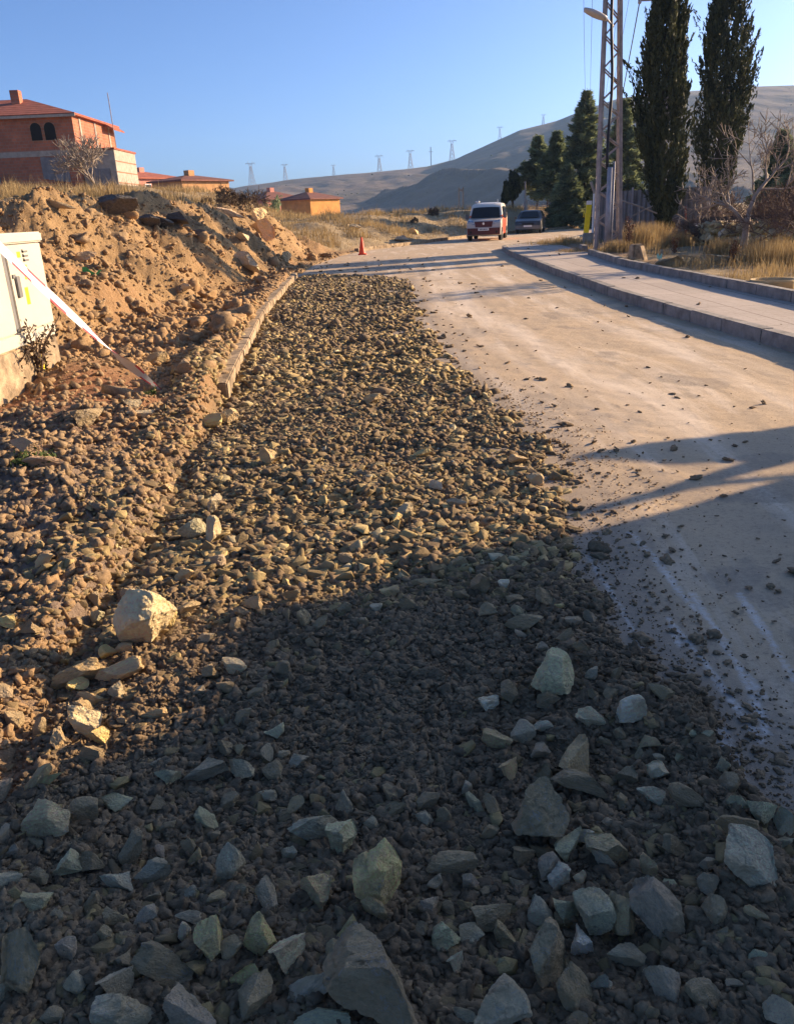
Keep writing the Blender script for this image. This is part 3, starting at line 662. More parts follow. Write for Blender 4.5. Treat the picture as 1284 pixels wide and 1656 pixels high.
OT = [  # the other stones the photograph shows one by one
 (547,1356,50,56,-30,'grey-green'),(250,1407,60,36,0,'grey'),(192,1425,58,32,-30,'bluish grey'),(432,1450,34,62,10,'grey-brown'),(508,1440,48,50,-15,'tan'),(340,1520,40,62,20,'yellow'),
 (307,1482,42,22,0,'grey'),(300,1507,20,32,0,'pale'),(375,1532,34,34,0,'brown'),(185,1595,54,48,0,'grey'),(405,1575,62,46,-10,'yellow'),(490,1605,104,38,42,'grey-brown'),(545,1542,34,44,15,'tan'),
 (582,1542,40,30,10,'grey'),(560,1502,44,28,60,'yellow'),(605,1470,42,46,0,'tan'),(410,1615,56,66,0,'brown'),(520,1650,92,34,0,'grey-green'),(8,1590,40,46,0,'grey'),(135,1310,52,42,0,'brown'),
 (190,1297,46,30,15,'grey-green'),(215,1370,36,56,-10,'brown'),(330,1245,78,30,20,'grey-brown'),(392,1242,48,28,-35,'grey'),(432,1217,20,30,0,'grey'),(1062,1247,34,28,20,'pale'),(1052,1285,54,28,-15,'bluish grey'),
 (1112,1292,68,34,-32,'dark brown'),(1234,1315,44,42,0,'grey-green'),(1267,1330,56,40,-60,'bluish grey'),(1260,1367,40,24,10,'bluish grey'),(1190,1337,72,36,-12,'brown'),(770,1303,52,20,-50,'grey-green'),
 (798,1308,58,22,-58,'brown'),(920,1365,50,38,10,'grey-green'),(944,1350,32,24,-20,'white'),(1089,1365,44,32,0,'dark brown'),(907,1418,42,34,45,'bluish grey'),(937,1418,22,20,0,'pale'),(887,1400,40,36,30,'grey-brown'),
 (914,1468,46,38,-40,'grey-green'),(1009,1483,50,56,-15,'tan'),(937,1525,36,46,15,'white'),(1018,1548,78,36,-8,'grey'),(1077,1590,80,50,-55,'grey-brown'),(795,1480,68,40,5,'brown'),(815,1508,32,38,0,'tan'),
 (722,1515,46,42,0,'grey-green'),(760,1510,40,32,-15,'grey'),(735,1560,28,36,0,'bluish grey'),(972,1587,44,30,0,'bluish grey'),(872,1473,40,40,0,'grey'),(1157,1470,36,42,20,'brown'),(1144,1428,36,36,0,'grey-brown'),
 (1227,1547,40,18,0,'grey-green'),(1047,1402,26,42,0,'tan'),(975,1390,50,26,-28,'grey'),(1135,1605,56,44,-40,'brown'),(1262,1640,48,42,20,'grey'),(730,1395,80,36,0,'brown'),
 (886,1130,38,28,0,'brown'),(955,1161,54,28,-40,'pale'),(1068,1120,44,24,-25,'brown'),(847,1005,62,24,5,'brown'),(838,990,26,18,-30,'grey-green'),(814,945,18,16,0,'white'),(802,1192,46,36,15,'tan'),(845,1182,40,34,0,'grey'),
 (880,1174,32,22,-15,'bluish grey'),(821,1247,32,38,0,'tan'),(880,1246,30,28,0,'brown'),(790,1139,34,24,0,'white'),(823,1118,28,36,0,'dark brown'),(904,980,18,9,0,'yellow'),(1050,1202,32,22,0,'tan'),
 (277,999,22,28,5,'yellow'),(303,984,42,20,8,'tan'),(193,1085,80,28,22,'tan'),(175,1054,26,24,0,'yellow'),(202,1048,28,18,0,'tan'),(157,1191,36,28,0,'yellow'),(96,1200,44,20,-60,'tan'),(147,1130,50,18,-18,'tan'),
 (138,1142,36,17,-15,'tan'),(127,1106,32,22,10,'yellow'),(149,1218,44,22,-5,'brown'),(247,1154,48,16,5,'tan'),(378,1077,42,24,-18,'pale'),(331,1032,36,16,30,'grey'),(10,1004,38,24,0,'yellow'),(50,1013,34,22,0,'brown'),
 (412,975,34,24,-15,'tan'),(392,990,26,20,0,'brown'),(60,1262,66,24,48,'tan'),(80,1264,62,20,50,'yellow'),(344,855,24,42,8,'pale'),(346,814,24,32,0,'grey'),(339,681,42,22,12,'yellow'),(369,672,32,24,0,'tan'),
 (353,907,24,20,0,'grey-brown'),(270,789,20,16,0,'tan'),(74,905,30,20,10,'tan'),(40,722,52,28,-10,'pink'),(72,746,66,20,5,'pink'),(432,737,30,24,-25,'tan'),(705,784,26,14,-10,'white'),(643,838,15,19,0,'yellow'),
 (865,776,26,24,0,'tan'),(742,908,30,18,0,'tan'),(464,942,16,16,0,'yellow'),(474,965,32,22,15,'tan'),(630,959,32,20,10,'tan'),(738,813,32,16,0,'bluish grey'),(777,943,30,32,0,'brown'),(517,762,20,9,0,'white'),
 (600,645,36,14,12,'tan'),(680,733,40,12,10,'yellow'),(850,760,40,12,-8,'tan'),(838,742,32,16,0,'tan'),(560,902,26,16,0,'brown'),(690,940,48,12,8,'tan'),(300,930,30,20,0,'tan'),(245,870,26,16,0,'tan'),(205,960,24,18,0,'brown'),
]
ALLR = []
def place_px(px, py, w, h):
    q = G(px, py, 0); z = 0
    for _ in range(8):
        t = (q-Vector((0, 0, CH))).length/ray(px, py).length
        z = Hs(q.x, q.y, False)+.50*h*t; q = G(px, py, z)
    return q, (q.y/ray(px, py).y)
def make_rock(px, py, w, h, ang, tone, label=None, short=None):
    q, t = place_px(px, py, w, h); a = R(ang)
    ex = RT*math.cos(a)+UP*math.sin(a); ey = -RT*math.sin(a)+UP*math.cos(a)
    k = len(ALLR); me = ROCKS[(k*7+3) % 20]
    o = bpy.data.objects.new('stone', me); COL.objects.link(o)
    sx, sy, sz = w*t/2*1.06, h*t/2*1.06, min(w, h)*t*.5*random.uniform(.85, 1.25)
    rot = Matrix((ex, ey, -FW)).transposed()
    fl = Matrix.Diagonal((random.choice((-1, 1)), random.choice((-1, 1)), 1))
    M = rot.to_4x4(); M.translation = q
    M = M @ Matrix.Rotation(random.choice((0, math.pi)), 4, 'Z') @ Matrix.Rotation(random.choice((0, math.pi)), 4, 'X') @ Matrix.Diagonal((sx, sy, sz, 1)); o.matrix_world = M
    c = TONE[tone]; j = random.uniform(1.05, 1.4); o.color = (c[0]*j, c[1]*j, c[2]*j*random.uniform(.92, 1.06), 1)
    ALLR.append((o, px, py, w, h, tone, label, short)); return o
for e in LM: make_rock(*e[:6], label=e[7], short=e[6])
for e in OT: make_rock(*e)
# more stones lying between them, where the photograph's foreground is full of stones of this size
rr_ = random.Random(5); tries = 0
while len(ALLR) < 292 and tries < 9000:
    tries += 1
    py = rr_.choice((rr_.uniform(1290, 1650), rr_.uniform(960, 1300))); px = rr_.uniform(5, 1275); p = G(px, py)
    if p.x > bedR(p.y)+.05 or p.x < xk(p.y)-.25: continue
    if math.exp(-(((p.x-.05)/.5)**2+((p.y-2.45)/.5)**2)) > .35: continue
    if px < 330 and py < 1230 and rr_.random() < .5: continue
    w = rr_.uniform(24, 46)*(1 if py > 1250 else .72); h = w*rr_.uniform(.5, .95)
    if any(abs(px-a[1]) < (w+a[3])*.46 and abs(py-a[2]) < (h+a[4])*.46 for a in ALLR): continue
    make_rock(px, py, w, h, rr_.uniform(-60, 60), rr_.choice(('brown', 'brown', 'dark brown', 'grey', 'tan', 'grey-green', 'grey-brown', 'dark brown', 'brown')))
def label_rocks():
    lms = [(a[1], a[2], a[7]) for a in ALLR if a[7]]
    used = {}
    for o, px, py, w, h, tone, label, short in ALLR:
        if label: tag(o, label, 'stone', 'loose stones in the dug up strip'); used[label] = 1
    pend = [a for a in ALLR if not a[6]]
    def describe(a, nlm):
        o, px, py, w, h, tone, _, _ = a
        size = 'tiny' if w*h < 450 else 'small' if w*h < 1100 else 'medium' if w*h < 2100 else 'large'
        sh = 'flat' if w/h > 2 else 'long' if w/h > 1.6 else 'tall' if h/w > 1.2 else 'blocky' if w*h > 1500 else 'angular'
        n = sorted(lms, key=lambda q: math.hypot(q[0]-px, q[1]-py))[:nlm+1][nlm]
        dx, dy = px-n[0], py-n[1]; dist = math.hypot(dx, dy)
        rel = ('right of' if dx > 0 else 'left of') if abs(dx) > abs(dy)*1.6 else ('in front of' if dy > 0 else 'behind') if abs(dy) > abs(dx)*1.6 else ('in front and right of' if dx > 0 else 'in front and left of') if dy > 0 else ('behind and right of' if dx > 0 else 'behind and left of')
        far = 'just ' if dist < 85 else 'well ' if dist > 170 else ''
        sun = 'sunlit' if (px < 420 and py < 1230) or py < 900 else 'shaded'
        return f'{size} {sh} {tone} stone', f'{far}{rel} the {n[2]}', sun
    left = []
    for a in pend:
        done = False
        for k in (0, 1, 2):
            s, r_, sun = describe(a, k); L = f'{s} {r_}'
            if L not in used: used[L] = 1; tag(a[0], L, 'stone', 'loose stones in the dug up strip'); done = True; break
        if not done:
            s, r_, sun = describe(a, 0); s2, r2, _ = describe(a, 1); L = f'{sun} {s} {r_}'
            if L in used:
                L = f'{s} nearer {r_.split(" the ")[1]} than {r2.split(" the ")[1]}'
            used[L] = used.get(L, 0)+1; tag(a[0], L, 'stone', 'loose stones in the dug up strip')
label_rocks()
# boulders, slabs and broken asphalt on the bank and in the garden
def bank_rock(px, py, w, h, Y, ang, tone, name, label, cat, group=None, mat=None, thick=.8):
    q = D(px, py, Y); t = Y/ray(px, py).y; a = R(ang); gz = Hs(q.x, q.y)
    ex = RT*math.cos(a)+UP*math.sin(a); ey = -RT*math.sin(a)+UP*math.cos(a)
    o = bpy.data.objects.new(name, ROCKS[(int(px)*3+int(py)) % 20]); COL.objects.link(o)
    q.z = min(q.z, gz+h*t*.42); q.z = max(q.z, gz+h*t*.1)
    M = Matrix((ex, ey, -FW)).transposed().to_4x4(); M.translation = q
    o.matrix_world = M @ Matrix.Diagonal((w*t/2, h*t/2, min(w, h)*t*thick, 1)); o.color = (*TONE[tone], 1)
    if mat:
        o.data = o.data.copy(); o.data.materials.clear(); o.data.materials.append(MATS[mat])
    return tag(o, label, cat, group)
def bank_at(px, py, lo=8., hi=60.):          # first ground met along the line of sight
    r = ray(px, py); Y = np.arange(lo, hi, .05); x = r.x/r.y*Y; z = CH+r.z/r.y*Y; k = np.where(z < H(x, Y, False))[0]
    return float(Y[k[0]]) if len(k) else None
BR = [(426, 372, 46, 34, -25, 'pink', 'orange-pink boulder on the bank above the gravel kerb', 'boulder'),
 (418, 350, 30, 24, 0, 'tan', 'tan boulder on the bank crest beside the dry shrub', 'boulder'),
 (400, 425, 56, 26, -38, 'grey', 'grey flat boulder at the foot of the bank by the kerb end', 'boulder'),
 (136, 416, 44, 16, 4, 'pink', 'pale flat slab halfway up the bank behind the cabinet', 'slab'),
 (372, 345, 48, 14, -18, 'pink', 'reddish flat slab on the bank crest right of the asphalt chunks', 'slab'),
 (392, 383, 22, 14, 0, 'pale', 'small pale stone in the bank below the orange-pink boulder', 'boulder'),
 (462, 418, 20, 20, 0, 'dark brown', 'dark clod at the right end of the bank foot', 'clod'),
 (300, 465, 24, 12, 0, 'pale', 'pale stone low on the brown bank above the kerb', 'boulder'),
 (140, 676, 44, 34, 10, 'black', 'black clod of earth on the orange soil patch', 'clod'),
 (210, 652, 36, 16, 0, 'grey', 'grey slab with moss beside the end of the tape', 'slab'),
 (225, 672, 52, 14, 8, 'pale', 'pale flat slab in front of the mossy grey one', 'slab'),
 (255, 583, 40, 24, 20, 'brown', 'brown clod behind the end of the tape', 'clod'),
 (300, 595, 30, 26, 0, 'pink', 'reddish clod beside the dark gap behind the kerb', 'clod'),
 (170, 520, 30, 10, 20, 'pale', 'thin pale stone strip in the soil behind the tape', 'slab'),
 (90, 330, 70, 12, -8, 'brown', 'long low brown slab at the bank crest left of the asphalt', 'slab'),
 (668, 375, 18, 12, 0, 'tan', 'tan boulder low on the grass bank near the van', 'boulder'),
 (575, 368, 24, 12, 0, 'brown', 'brown boulder on the grass bank behind the cone', 'boulder'),
 (650, 387, 26, 10, 0, 'grey-brown', 'dark stone beside the far kerb near the cone', 'boulder')]
for px, py, w, h, ang, tone, lab, cat in BR:
    Y = bank_at(px, py+h*.3, 4.) or 30.; bank_rock(px, py, w, h, Y, ang, tone, cat if cat != 'slab' else 'stone_slab', lab, cat)
AS = [(190, 338, 76, 30, 2, 'rounded dark asphalt chunk leftmost on the bank crest'), (240, 328, 34, 18, -10, 'dark asphalt chunk between the leftmost one and the upright pale edge'), (258, 326, 40, 16, 8, 'flat dark asphalt chunk left of the largest one on the crest'), (285, 322, 44, 18, -6, 'flat dark asphalt slab topmost on the bank crest'), (310, 334, 62, 12, -4, 'grey edged asphalt slab under the topmost one')]
for px, py, w, h, ang, lab in AS:
    Y = 19+(px-190)*.02; q = D(px, py, Y); o = bank_rock(px, py, w, h, Y, ang, 'black', 'asphalt_slab', lab, 'asphalt slab', 'broken asphalt on the bank crest', 'asphalt_chunk', 1.2)
for px, py, w, h, ang, lab in [(1110, 432, 66, 26, 4, 'black earth lump nearest the cream block in the garden grass'), (1168, 430, 60, 28, -5, 'black earth heap in the middle of the garden strip'), (1205, 434, 54, 22, 0, 'dark earth heap with dry grass left of the round tub'), (1085, 425, 60, 18, 12, 'low dark mossy mound behind the back kerb')]:
    bank_rock(px, py, w, h, 18.5, ang, 'black', 'earth_heap', lab, 'earth heap', 'dark earth heaps in the garden strip')
# ------------------------------------------------------------------ road cone, scraps, post
p = G(586, 412); t = thing('traffic_cone', 'orange traffic cone standing on the muddy road by the far kerb', 'cone', (p.x, p.y, .006))
MB().box((0, 0, .02), (.34, .34, .04)).build('base', 'cone_orange', t, bevel=.01)
MB().lathe([(.14, .04), (.13, .06), (.035, .66), (.02, .67)]).build('cone_body', 'cone_orange', t, smooth=True)
MB().lathe([(.106, .22), (.104, .225), (.085, .34), (.083, .345)]).build('band', 'cone_orange', t, smooth=True)
Y = bank_at(150, 445, 8); p = D(150, 445, Y); b = MB(); n = 5
for i in range(n): b.add([(p.x-.16+.08*i, p.y, p.z+.02+.05*math.sin(i*2)), (p.x-.14+.07*i, p.y-.02, p.z+.09+.06*math.sin(i*1.3+1))], [])
b.f = [(2*i, 2*i+2, 2*i+3, 2*i+1) for i in range(n-1)]
MATS['green_plastic'] = plain('green_plastic', (.06, .42, .16), .4, .1)
tag(b.build('plastic_scrap', 'green_plastic'), 'scrap of green plastic caught on the brown bank', 'scrap')
p = G(1066, 416, .3); b = MB()
for i in range(6): b.add([(p.x-.06+.025*i, p.y, p.z-.05+.04*math.sin(i*2.2)), (p.x-.06+.025*i, p.y+.03, p.z+.06+.04*math.sin(i*1.6))], [])
b.f = [(2*i, 2*i+2, 2*i+3, 2*i+1) for i in range(5)]
MATS['pale_green_plastic'] = plain('pale_green_plastic', (.35, .6, .42), .4, .1)
tag(b.build('plastic_bag', 'pale_green_plastic'), 'pale green plastic bag lying in the dry grass behind the back kerb', 'bag')
# barrier tape tied to a stake, sagging down to the ground
e = G(262, 632, .16); a = D(-150, 250, 4.4)
st = thing('fence_stake', 'thin steel stake holding the barrier tape by the cabinet', 'stake', (a.x-.02, a.y, Hs(a.x, a.y)))
MB().tube([(0, 0, -.2), (0, 0, a.z-Hs(a.x, a.y)+.12)], .012, 8).build('shaft', 'pole_steel', st); MB().lathe([(.02, 0), (.024, .02), (.02, .05)], (0, 0, a.z-Hs(a.x, a.y)+.07), 8).build('loop', 'tape_red', st)
b = MB(); n = 75; wd = .10
for i in range(n+1):
    u = i/n; c = a.lerp(e, u); c.z -= .06*math.sin(math.pi*u); tw = .9+2.6*u+.35*math.sin(u*9); wv = wd*(1-.75*sst(.75, 1, u)*1.)
    dx = Vector((math.cos(tw)*.6, 0, math.sin(tw)))
    dx = dx.normalized()*wv/2
    b.add([c-dx, c-dx*.55, c+dx*.55, c+dx], [])
fw = []; fr = []
for i in range(n):
    for k in range(3):
        f = (4*i+k, 4*i+k+1, 4*i+5+k, 4*i+4+k); (fr if (k == 0 and (i//5) % 2 == 0) or (k == 2 and (i//5) % 4 == 1) else fw).append(f)
x = MB(); x.v = b.v; x.f = fw+fr; o = x.build('barrier_tape', ['tape_white', 'tape_red'], smooth=True)
o.data.polygons.foreach_set('material_index', [0]*len(fw)+[1]*len(fr))
tag(o, 'white and red barrier tape stretched slanting down to the ground by the cabinet', 'tape')
b = MB(); s = G(253, 655, .06); b.tube([s, s+Vector((.01, 0, .12)), s+Vector((.03, .01, .24))], [.006, .005, .003], 6); b.tube([s+Vector((.005, 0, .08)), s+Vector((.1, 0, .17))], [.004, .002], 5); b.tube([s+Vector((.01, 0, .12)), s+Vector((-.04, .02, .2))], [.004, .002], 5)
tag(b.build('twig', 'twig_bark'), 'small bare twig stuck in the soil at the end of the tape', 'twig')
# ------------------------------------------------------------------ electric cabinet
gz = .02; t = thing('electric_cabinet', 'cream metal utility cabinet on a concrete plinth at the foot of the bank', 'cabinet', (-3.37, 6.6, .12))
t.scale = (1, 1, .86)
MB().span((-.52, -.05, -.3), (-.03, 1.68, .52)).build('plinth', 'kerb_pale', t, bevel=.015)
MB().span((-.50, -.02, .522), (-.035, 1.65, 1.56)).build('casing', 'cabinet_paint', t, bevel=.01)
MB().span((-.55, -.07, 1.563), (0, 1.70, 1.67)).build('lid', 'cabinet_paint', t, bevel=.015)
MB().span((-.045, -.01, .53), (-.012, 1.64, .66)).build('base_panel', 'cabinet_paint', t, bevel=.006)
for y0, y1 in ((0., .77), (.86, 1.63)):
    dd = MB().span((-.045, y0, .675), (-.008, y1, 1.55)).build('door', 'cabinet_paint', t, bevel=.006)
    if y0 > .5:
        MB().span((-.007, y0+.07, 1.02), (.012, y0+.15, 1.24)).build('handle', 'grey_plastic', dd, bevel=.006)
        MB().span((-.007, y0+.03, 1.22), (.004, y0+.09, 1.26)).build('lock', 'grey_plastic', dd, bevel=.003)
        v = MB()
        for k in range(3): v.span((-.0075, y0+.33, 1.375+.045*k), (-.003, y0+.45, 1.395+.045*k)); v.span((-.0075, y0+.33, 1.375+.045*k), (-.003, y0+.36, 1.41+.045*k))
        v.build('marking', 'grey_plastic', dd)
        for a0, a1, z0, z1 in ((.29, .38, 1.26, 1.34), (.30, .36, 1.19, 1.24), (.24, .31, .93, 1.11), (.22, .29, 1.42, 1.48)): MB().span((-.0075, y0+a0, z0), (-.005, y0+a1, z1)).build('sticker', 'sticker_yellow', dd)
MB().span((-.03, .785, .67), (-.016, .845, 1.555)).build('centre_strip', 'grey_plastic', t)
MB().span((-.0285, 1.12, .2), (-.026, 1.24, .36)).build('paint_mark', 'sticker_yellow', t)
# ------------------------------------------------------------------ houses
def hip(b, x0, x1, y0, y1, z, hgt, ov=.3, ridge=.35, th=.14):
    x0 -= ov; x1 += ov; y0 -= ov; y1 += ov; cy = (y0+y1)/2; a = (x1-x0)*ridge
    V = [(x0, y0, z), (x1, y0, z), (x1, y1, z), (x0, y1, z), (x0+a, cy, z+hgt), (x1-a, cy, z+hgt)]
    V2 = [(p[0], p[1], p[2]+th) for p in V]
    b.add(V[:4]+V2, [(3, 2, 1, 0), (0, 1, 5, 4), (1, 2, 6, 5), (2, 3, 7, 6), (3, 0, 4, 7), (4, 5, 9, 8), (5, 6, 9), (6, 7, 8, 9), (7, 4, 8)]); return b
t = thing('brick_house', 'two storey unfinished red brick house with tiled roof above the bank', 'house', (-20.85, 60, 3.9))
bw = MB(); A = [(-2.92, 3.2, .74), (-1.98, 3.2, .74)]
def arch(x, z, w, hh): return [(x, z), (x+w, z)]+[(x+w/2+w/2*math.cos(k*math.pi/8), z+hh-w/2+w/2*math.sin(k*math.pi/8)) for k in range(9)]
MB().span((-11, 0, -2), (0, 9, 2.2)).build('lower_wall', 'brick_red', t); MB().span((-11.02, -.03, 2.2), (.02, 9, 2.55)).build('concrete_band', 'concrete', t)
MB().span((-11, 0, 2.55), (0, 9, 4.65)).build('upper_wall', 'brick_red', t)
for x, z, w in A:
    fr = MB().prism(arch(x-.06, z-.06, w+.12, 1.22), -.03, .0).build('arched_window', 'brick_orange', t); MB().prism(arch(x, z, w, 1.1), -.05, -.031).build('pane', 'dark_void', fr)
for x in (-5.7, -.45): MB().prism([(x+.09*math.cos(k), 4-.9+.09*math.sin(k)) for k in np.linspace(0, 5.5, 8)], -.012, .0).build('vent_hole', 'dark_void', t)
for x0, x1, z0 in ((-2.6, -.75, .75), (-7.2, -5.6, .8)):
    s = MB()
    for k in range(5): s.span((x0+(x1-x0)*k/5, -.06-(k % 2)*.02, z0-.06*k), (x0+(x1-x0)*(k+1)/5-.01, -.005, 2.16-.03*k))
    s.build('metal_shutter', 'sheet_metal', t)
s = MB()
for k in range(3): s.span((.0, 1.2+k*3.1, 2.75), (.05, 1.5+k*3.1, 4.62))
s.build('concrete_column', 'concrete', t)
rf = hip(MB(), -11, 0, 0, 9, 4.66, 1.55, .35, .42).build('roof', 'roof_tile', t)
MB().span((-5.1, 3.0, 5.6), (-4.5, 3.6, 6.75)).build('chimney', 'brick_red', rf); MB().span((-11.4, -.42, 4.56), (.38, -.36, 4.72)).build('eave_board', 'concrete', rf)
sr = MB(); sr.add([(.36, 6.2, 4.55), (.75, 6.4, 4.3), (.75, 9.2, 4.3), (.36, 9, 4.55), (.36, 6.2, 4.66), (.75, 6.4, 4.4), (.75, 9.2, 4.4), (.36, 9, 4.66)], [(0, 3, 2, 1), (4, 5, 6, 7), (0, 1, 5, 4), (1, 2, 6, 5), (2, 3, 7, 6), (3, 0, 4, 7)]).build('porch_roof', 'roof_tile', t)
MB().span((0.02, .5, -2), (2.35, 5.5, 2.5)).build('annex', 'concrete', t, bevel=.02)
for z in (.35, 1.05, 1.75): MB().span((2.352, .6, z), (2.38, 5.4, z+.06)).build('ledge', 'brick_red', t)
MB().span((0, .4, 2.5), (2.42, 5.6, 2.62)).build('annex_roof', 'roof_tile', t)
MB().span((.4, .44, .1), (1.9, .5, 1.3)).build('annex_shutter', 'sheet_metal', t)
MB().tube([(1.2, 5, 3), (1.15, 5, 6.6)], .03, 6).build('antenna_mast', 'pole_steel', t)
def cottage(name, label, loc, rz, L, Wd, hgt, wallm, roofm, rise=1.3, win=True, chim=True):
    t = thing(name, label, 'house', loc, rz)
    MB().span((-L/2, -Wd/2, -3), (L/2, Wd/2, hgt)).build('wall', wallm, t)
    rf = hip(MB(), -L/2, L/2, -Wd/2, Wd/2, hgt+.01, rise, .45, .4, .16).build('roof', roofm, t)
    if chim: MB().span((-.6, -.4, hgt+rise*.5), (.3, .4, hgt+rise+.7)).build('chimney', wallm, rf)
    if win:
        for x in (-L*.22, L*.2):
            f = MB().span((x-.55, -Wd/2-.05, hgt*.35), (x+.55, -Wd/2, hgt*.35+1.2)).build('window', 'white_paint', t); MB().span((x-.47, -Wd/2-.07, hgt*.35+.08), (x+.47, -Wd/2-.051, hgt*.35+1.12)).build('pane', 'glass_dark', f)
    return t
plain('wall_yellow', (.55, .255, .065), .9, .2, 1.2); plain('wall_ochre', (.46, .25, .11), .9, .2, 1.2); plain('wall_pink', (.5, .22, .16), .9, .2, 1.2)
def at(px, py, Y): p = D(px, py, Y); return p
p = at(487, 318, 130); cottage('bungalow', 'yellow bungalow with dark tiled roof beyond the grass bank', (p.x+1.2, 132, p.z-3.5), R(54), 7.0, 6.0, 3.0, 'wall_yellow', 'roof_tile_dark', 1.0, win=False)
p = at(440, 322, 138); cottage('bungalow', 'pink bungalow behind the shrub left of the yellow one', (p.x, 138, p.z-2.9), R(50), 8, 6, 2.7, 'wall_pink', 'roof_tile_dark', 1.2)
p = at(310, 302, 100); cottage('bungalow', 'ochre house with dark roof behind the bank crest shrubs', (p.x-.2, 101, p.z-2.3), R(57), 7.6, 4.8, 2.8, 'wall_ochre', 'roof_tile_dark', .6, win=False)
p = at(222, 306, 115); cottage('bungalow', 'low red roofed row house beside the brick house', (p.x, 118, p.z-1.6), R(60), 9, 6, 2.8, 'wall_pink', 'roof_tile', .9)
# a building on the other side of the pavement, beside the photographer
t = thing('roadside_building', 'plastered single storey building beside the pavement right of the photographer', 'building', (8.0, 7.38, .2))
plain('plaster', (.55, .47, .38), .9, .15, 1.0)
MB().span((0, -.72, -.4), (5.5, 0, 2.93)).build('porch_wall', 'plaster', t); MB().span((0, -15, -.4), (5.5, -.722, 3.25)).build('wall', 'plaster', t)
rf = MB().span((-.05, -15.2, 3.251), (5.7, -.70, 3.42)).build('roof', 'concrete', t)
for y in (-4, -8, -12):
    f = MB().span((-.05, y-.6, .9), (-.0, y+.6, 2.2)).build('window', 'white_paint', t); MB().span((-.07, y-.52, .98), (-.051, y+.52, 2.12)).build('pane', 'glass_dark', f)
t = thing('pollarded_tree', 'leafless pollarded tree with three cut limbs beside the roadside building', 'tree', (8.3, 7.95, .1))
def limb(nm, P, r): MB().tube([Vector((x-8.3, y-7.95, z-.1)) for x, y, z in P], r, 12).build(nm, 'bark', t, True)
limb('trunk', [(8.3, 7.95, -.2), (8.32, 7.96, .8), (8.3, 7.98, 1.5), (8.3, 8.0, 1.95)], [.32, .26, .26, .27])
limb('limb', [(8.3, 7.98, 1.6), (8.3, 8.08, 1.95), (8.3, 8.32, 2.15), (8.3, 8.58, 2.34), (8.3, 8.73, 2.49)], [.26, .28, .2, .11, .04])
limb('limb', [(8.3, 7.88, 1.8), (8.3, 7.82, 2.2), (8.3, 7.78, 2.45), (8.3, 7.77, 2.66)], [.14, .075, .055, .04])
limb('limb', [(8.3, 7.78, 2.34), (8.3, 7.66, 2.2), (8.3, 7.52, 2.07), (8.3, 7.42, 1.97)], [.035, .035, .03, .02])
# ------------------------------------------------------------------ pole, lamp and cables
p = G(981, 403, .2); pz = Hs(p.x, p.y)
PT = thing('utility_pole', 'tall steel lattice pole with street lamp at the pavement edge', 'pole', (p.x, p.y, pz))
lean = -.03; HT = 10.5
def leg_at(sx, sy, z): w = .35-.024*z; return Vector((sx*w+lean*z, sy*w*.45, z))
for sx in (-1, 1):
    for sy in (-1, 1):
        b = MB(); L0, L1 = leg_at(sx, sy, -.3), leg_at(sx, sy, HT); b.bar(L0, L1, .085, .02); b2 = Vector((sx*-.0, sy*.05, 0)); b.bar(L0+Vector((sx*.05, -sy*.05, 0)), L1+Vector((sx*.05, -sy*.05, 0)), .02, .10); b.build('leg', 'pole_steel', PT)
b = MB(); z = 0.; s = 1
while z < HT-.4:
    for sy in (-1, 1): b.bar(leg_at(-s, sy, z), leg_at(s, sy, z+.42), .055, .03)
    for sx in (-1, 1): b.bar(leg_at(sx, -s, z), leg_at(sx, s, z+.42), .015, .05)
    z += .42; s = -s
b.build('lattice_bracing', 'pole_steel', PT)
MB().tube([(-.1, -.36, -.2), (-.12, -.36, 2.35)], .085, 10).build('conduit', 'galvanised', PT, smooth=True); MB().tube([(.02, -.37, -.2), (.0, -.37, 2.5)], .03, 8).build('conduit', 'galvanised', PT, smooth=True)
MB().tube([(-.12+.04*math.sin(z*1.7)+(-.035*z)+.1*min(1, z/7), -.30, z) for z in np.arange(2.3, 10.4, .4)], .045, 7).build('cable_bundle', 'black_cable', PT, smooth=True)
lz = D(970, 30, p.y).z-pz
la = MB().tube([(lean*lz, -.2, lz-.25), (-.25+lean*lz, -.45, lz-.12), (-.42+lean*lz, -.5, lz-.06)], .03, 8).build('lamp_arm', 'galvanised', PT, smooth=True)
LH = MB(); Lx = []
for u in np.linspace(0, 1, 9):
    w = .06+.15*math.sin(math.pi*min(1, .12+u*.8))**.7; hh = .45*w
    for k in range(12): an = 2*math.pi*k/12; Lx.append((-.30-.62*u+lean*lz, -.5+w*math.cos(an), lz-.1+.24*u+hh*math.sin(an)))
LH.add(Lx, [(i*12+k, i*12+(k+1) % 12, (i+1)*12+(k+1) % 12, (i+1)*12+k) for i in range(8) for k in range(12)]+[tuple(range(11, -1, -1)), tuple(range(96, 108))])
plain('lamp_shell', (.5, .45, .4), .5, .1); lh = LH.build('lamp_head', 'lamp_shell', PT, smooth=True)
MB().bar((-.95, 0, 9.6), (1.1, 0, 9.6), .09).build('crossarm', 'pole_steel', PT)
def cable(label, a, b, sag, r=.012, grp='overhead cables'):
    a, b = Vector(a), Vector(b); P = []
    for i in range(25): u = i/24; c = a.lerp(b, u); c.z -= sag*4*u*(1-u); P.append(c)
    tag(MB().tube(P, r, 5).build('power_cable', 'black_cable'), label, 'cable', grp)
top = Vector((p.x, p.y, pz))
a = D(1034, 2, 33); c2 = D(985, 255, 62)
cable('thick black cable sagging from the top right down behind the lattice pole', a, c2, .25, .022, None)
cr = thing('cable_bracket', 'steel bracket arm high at the top edge between pole and first cypress', 'bracket', a)
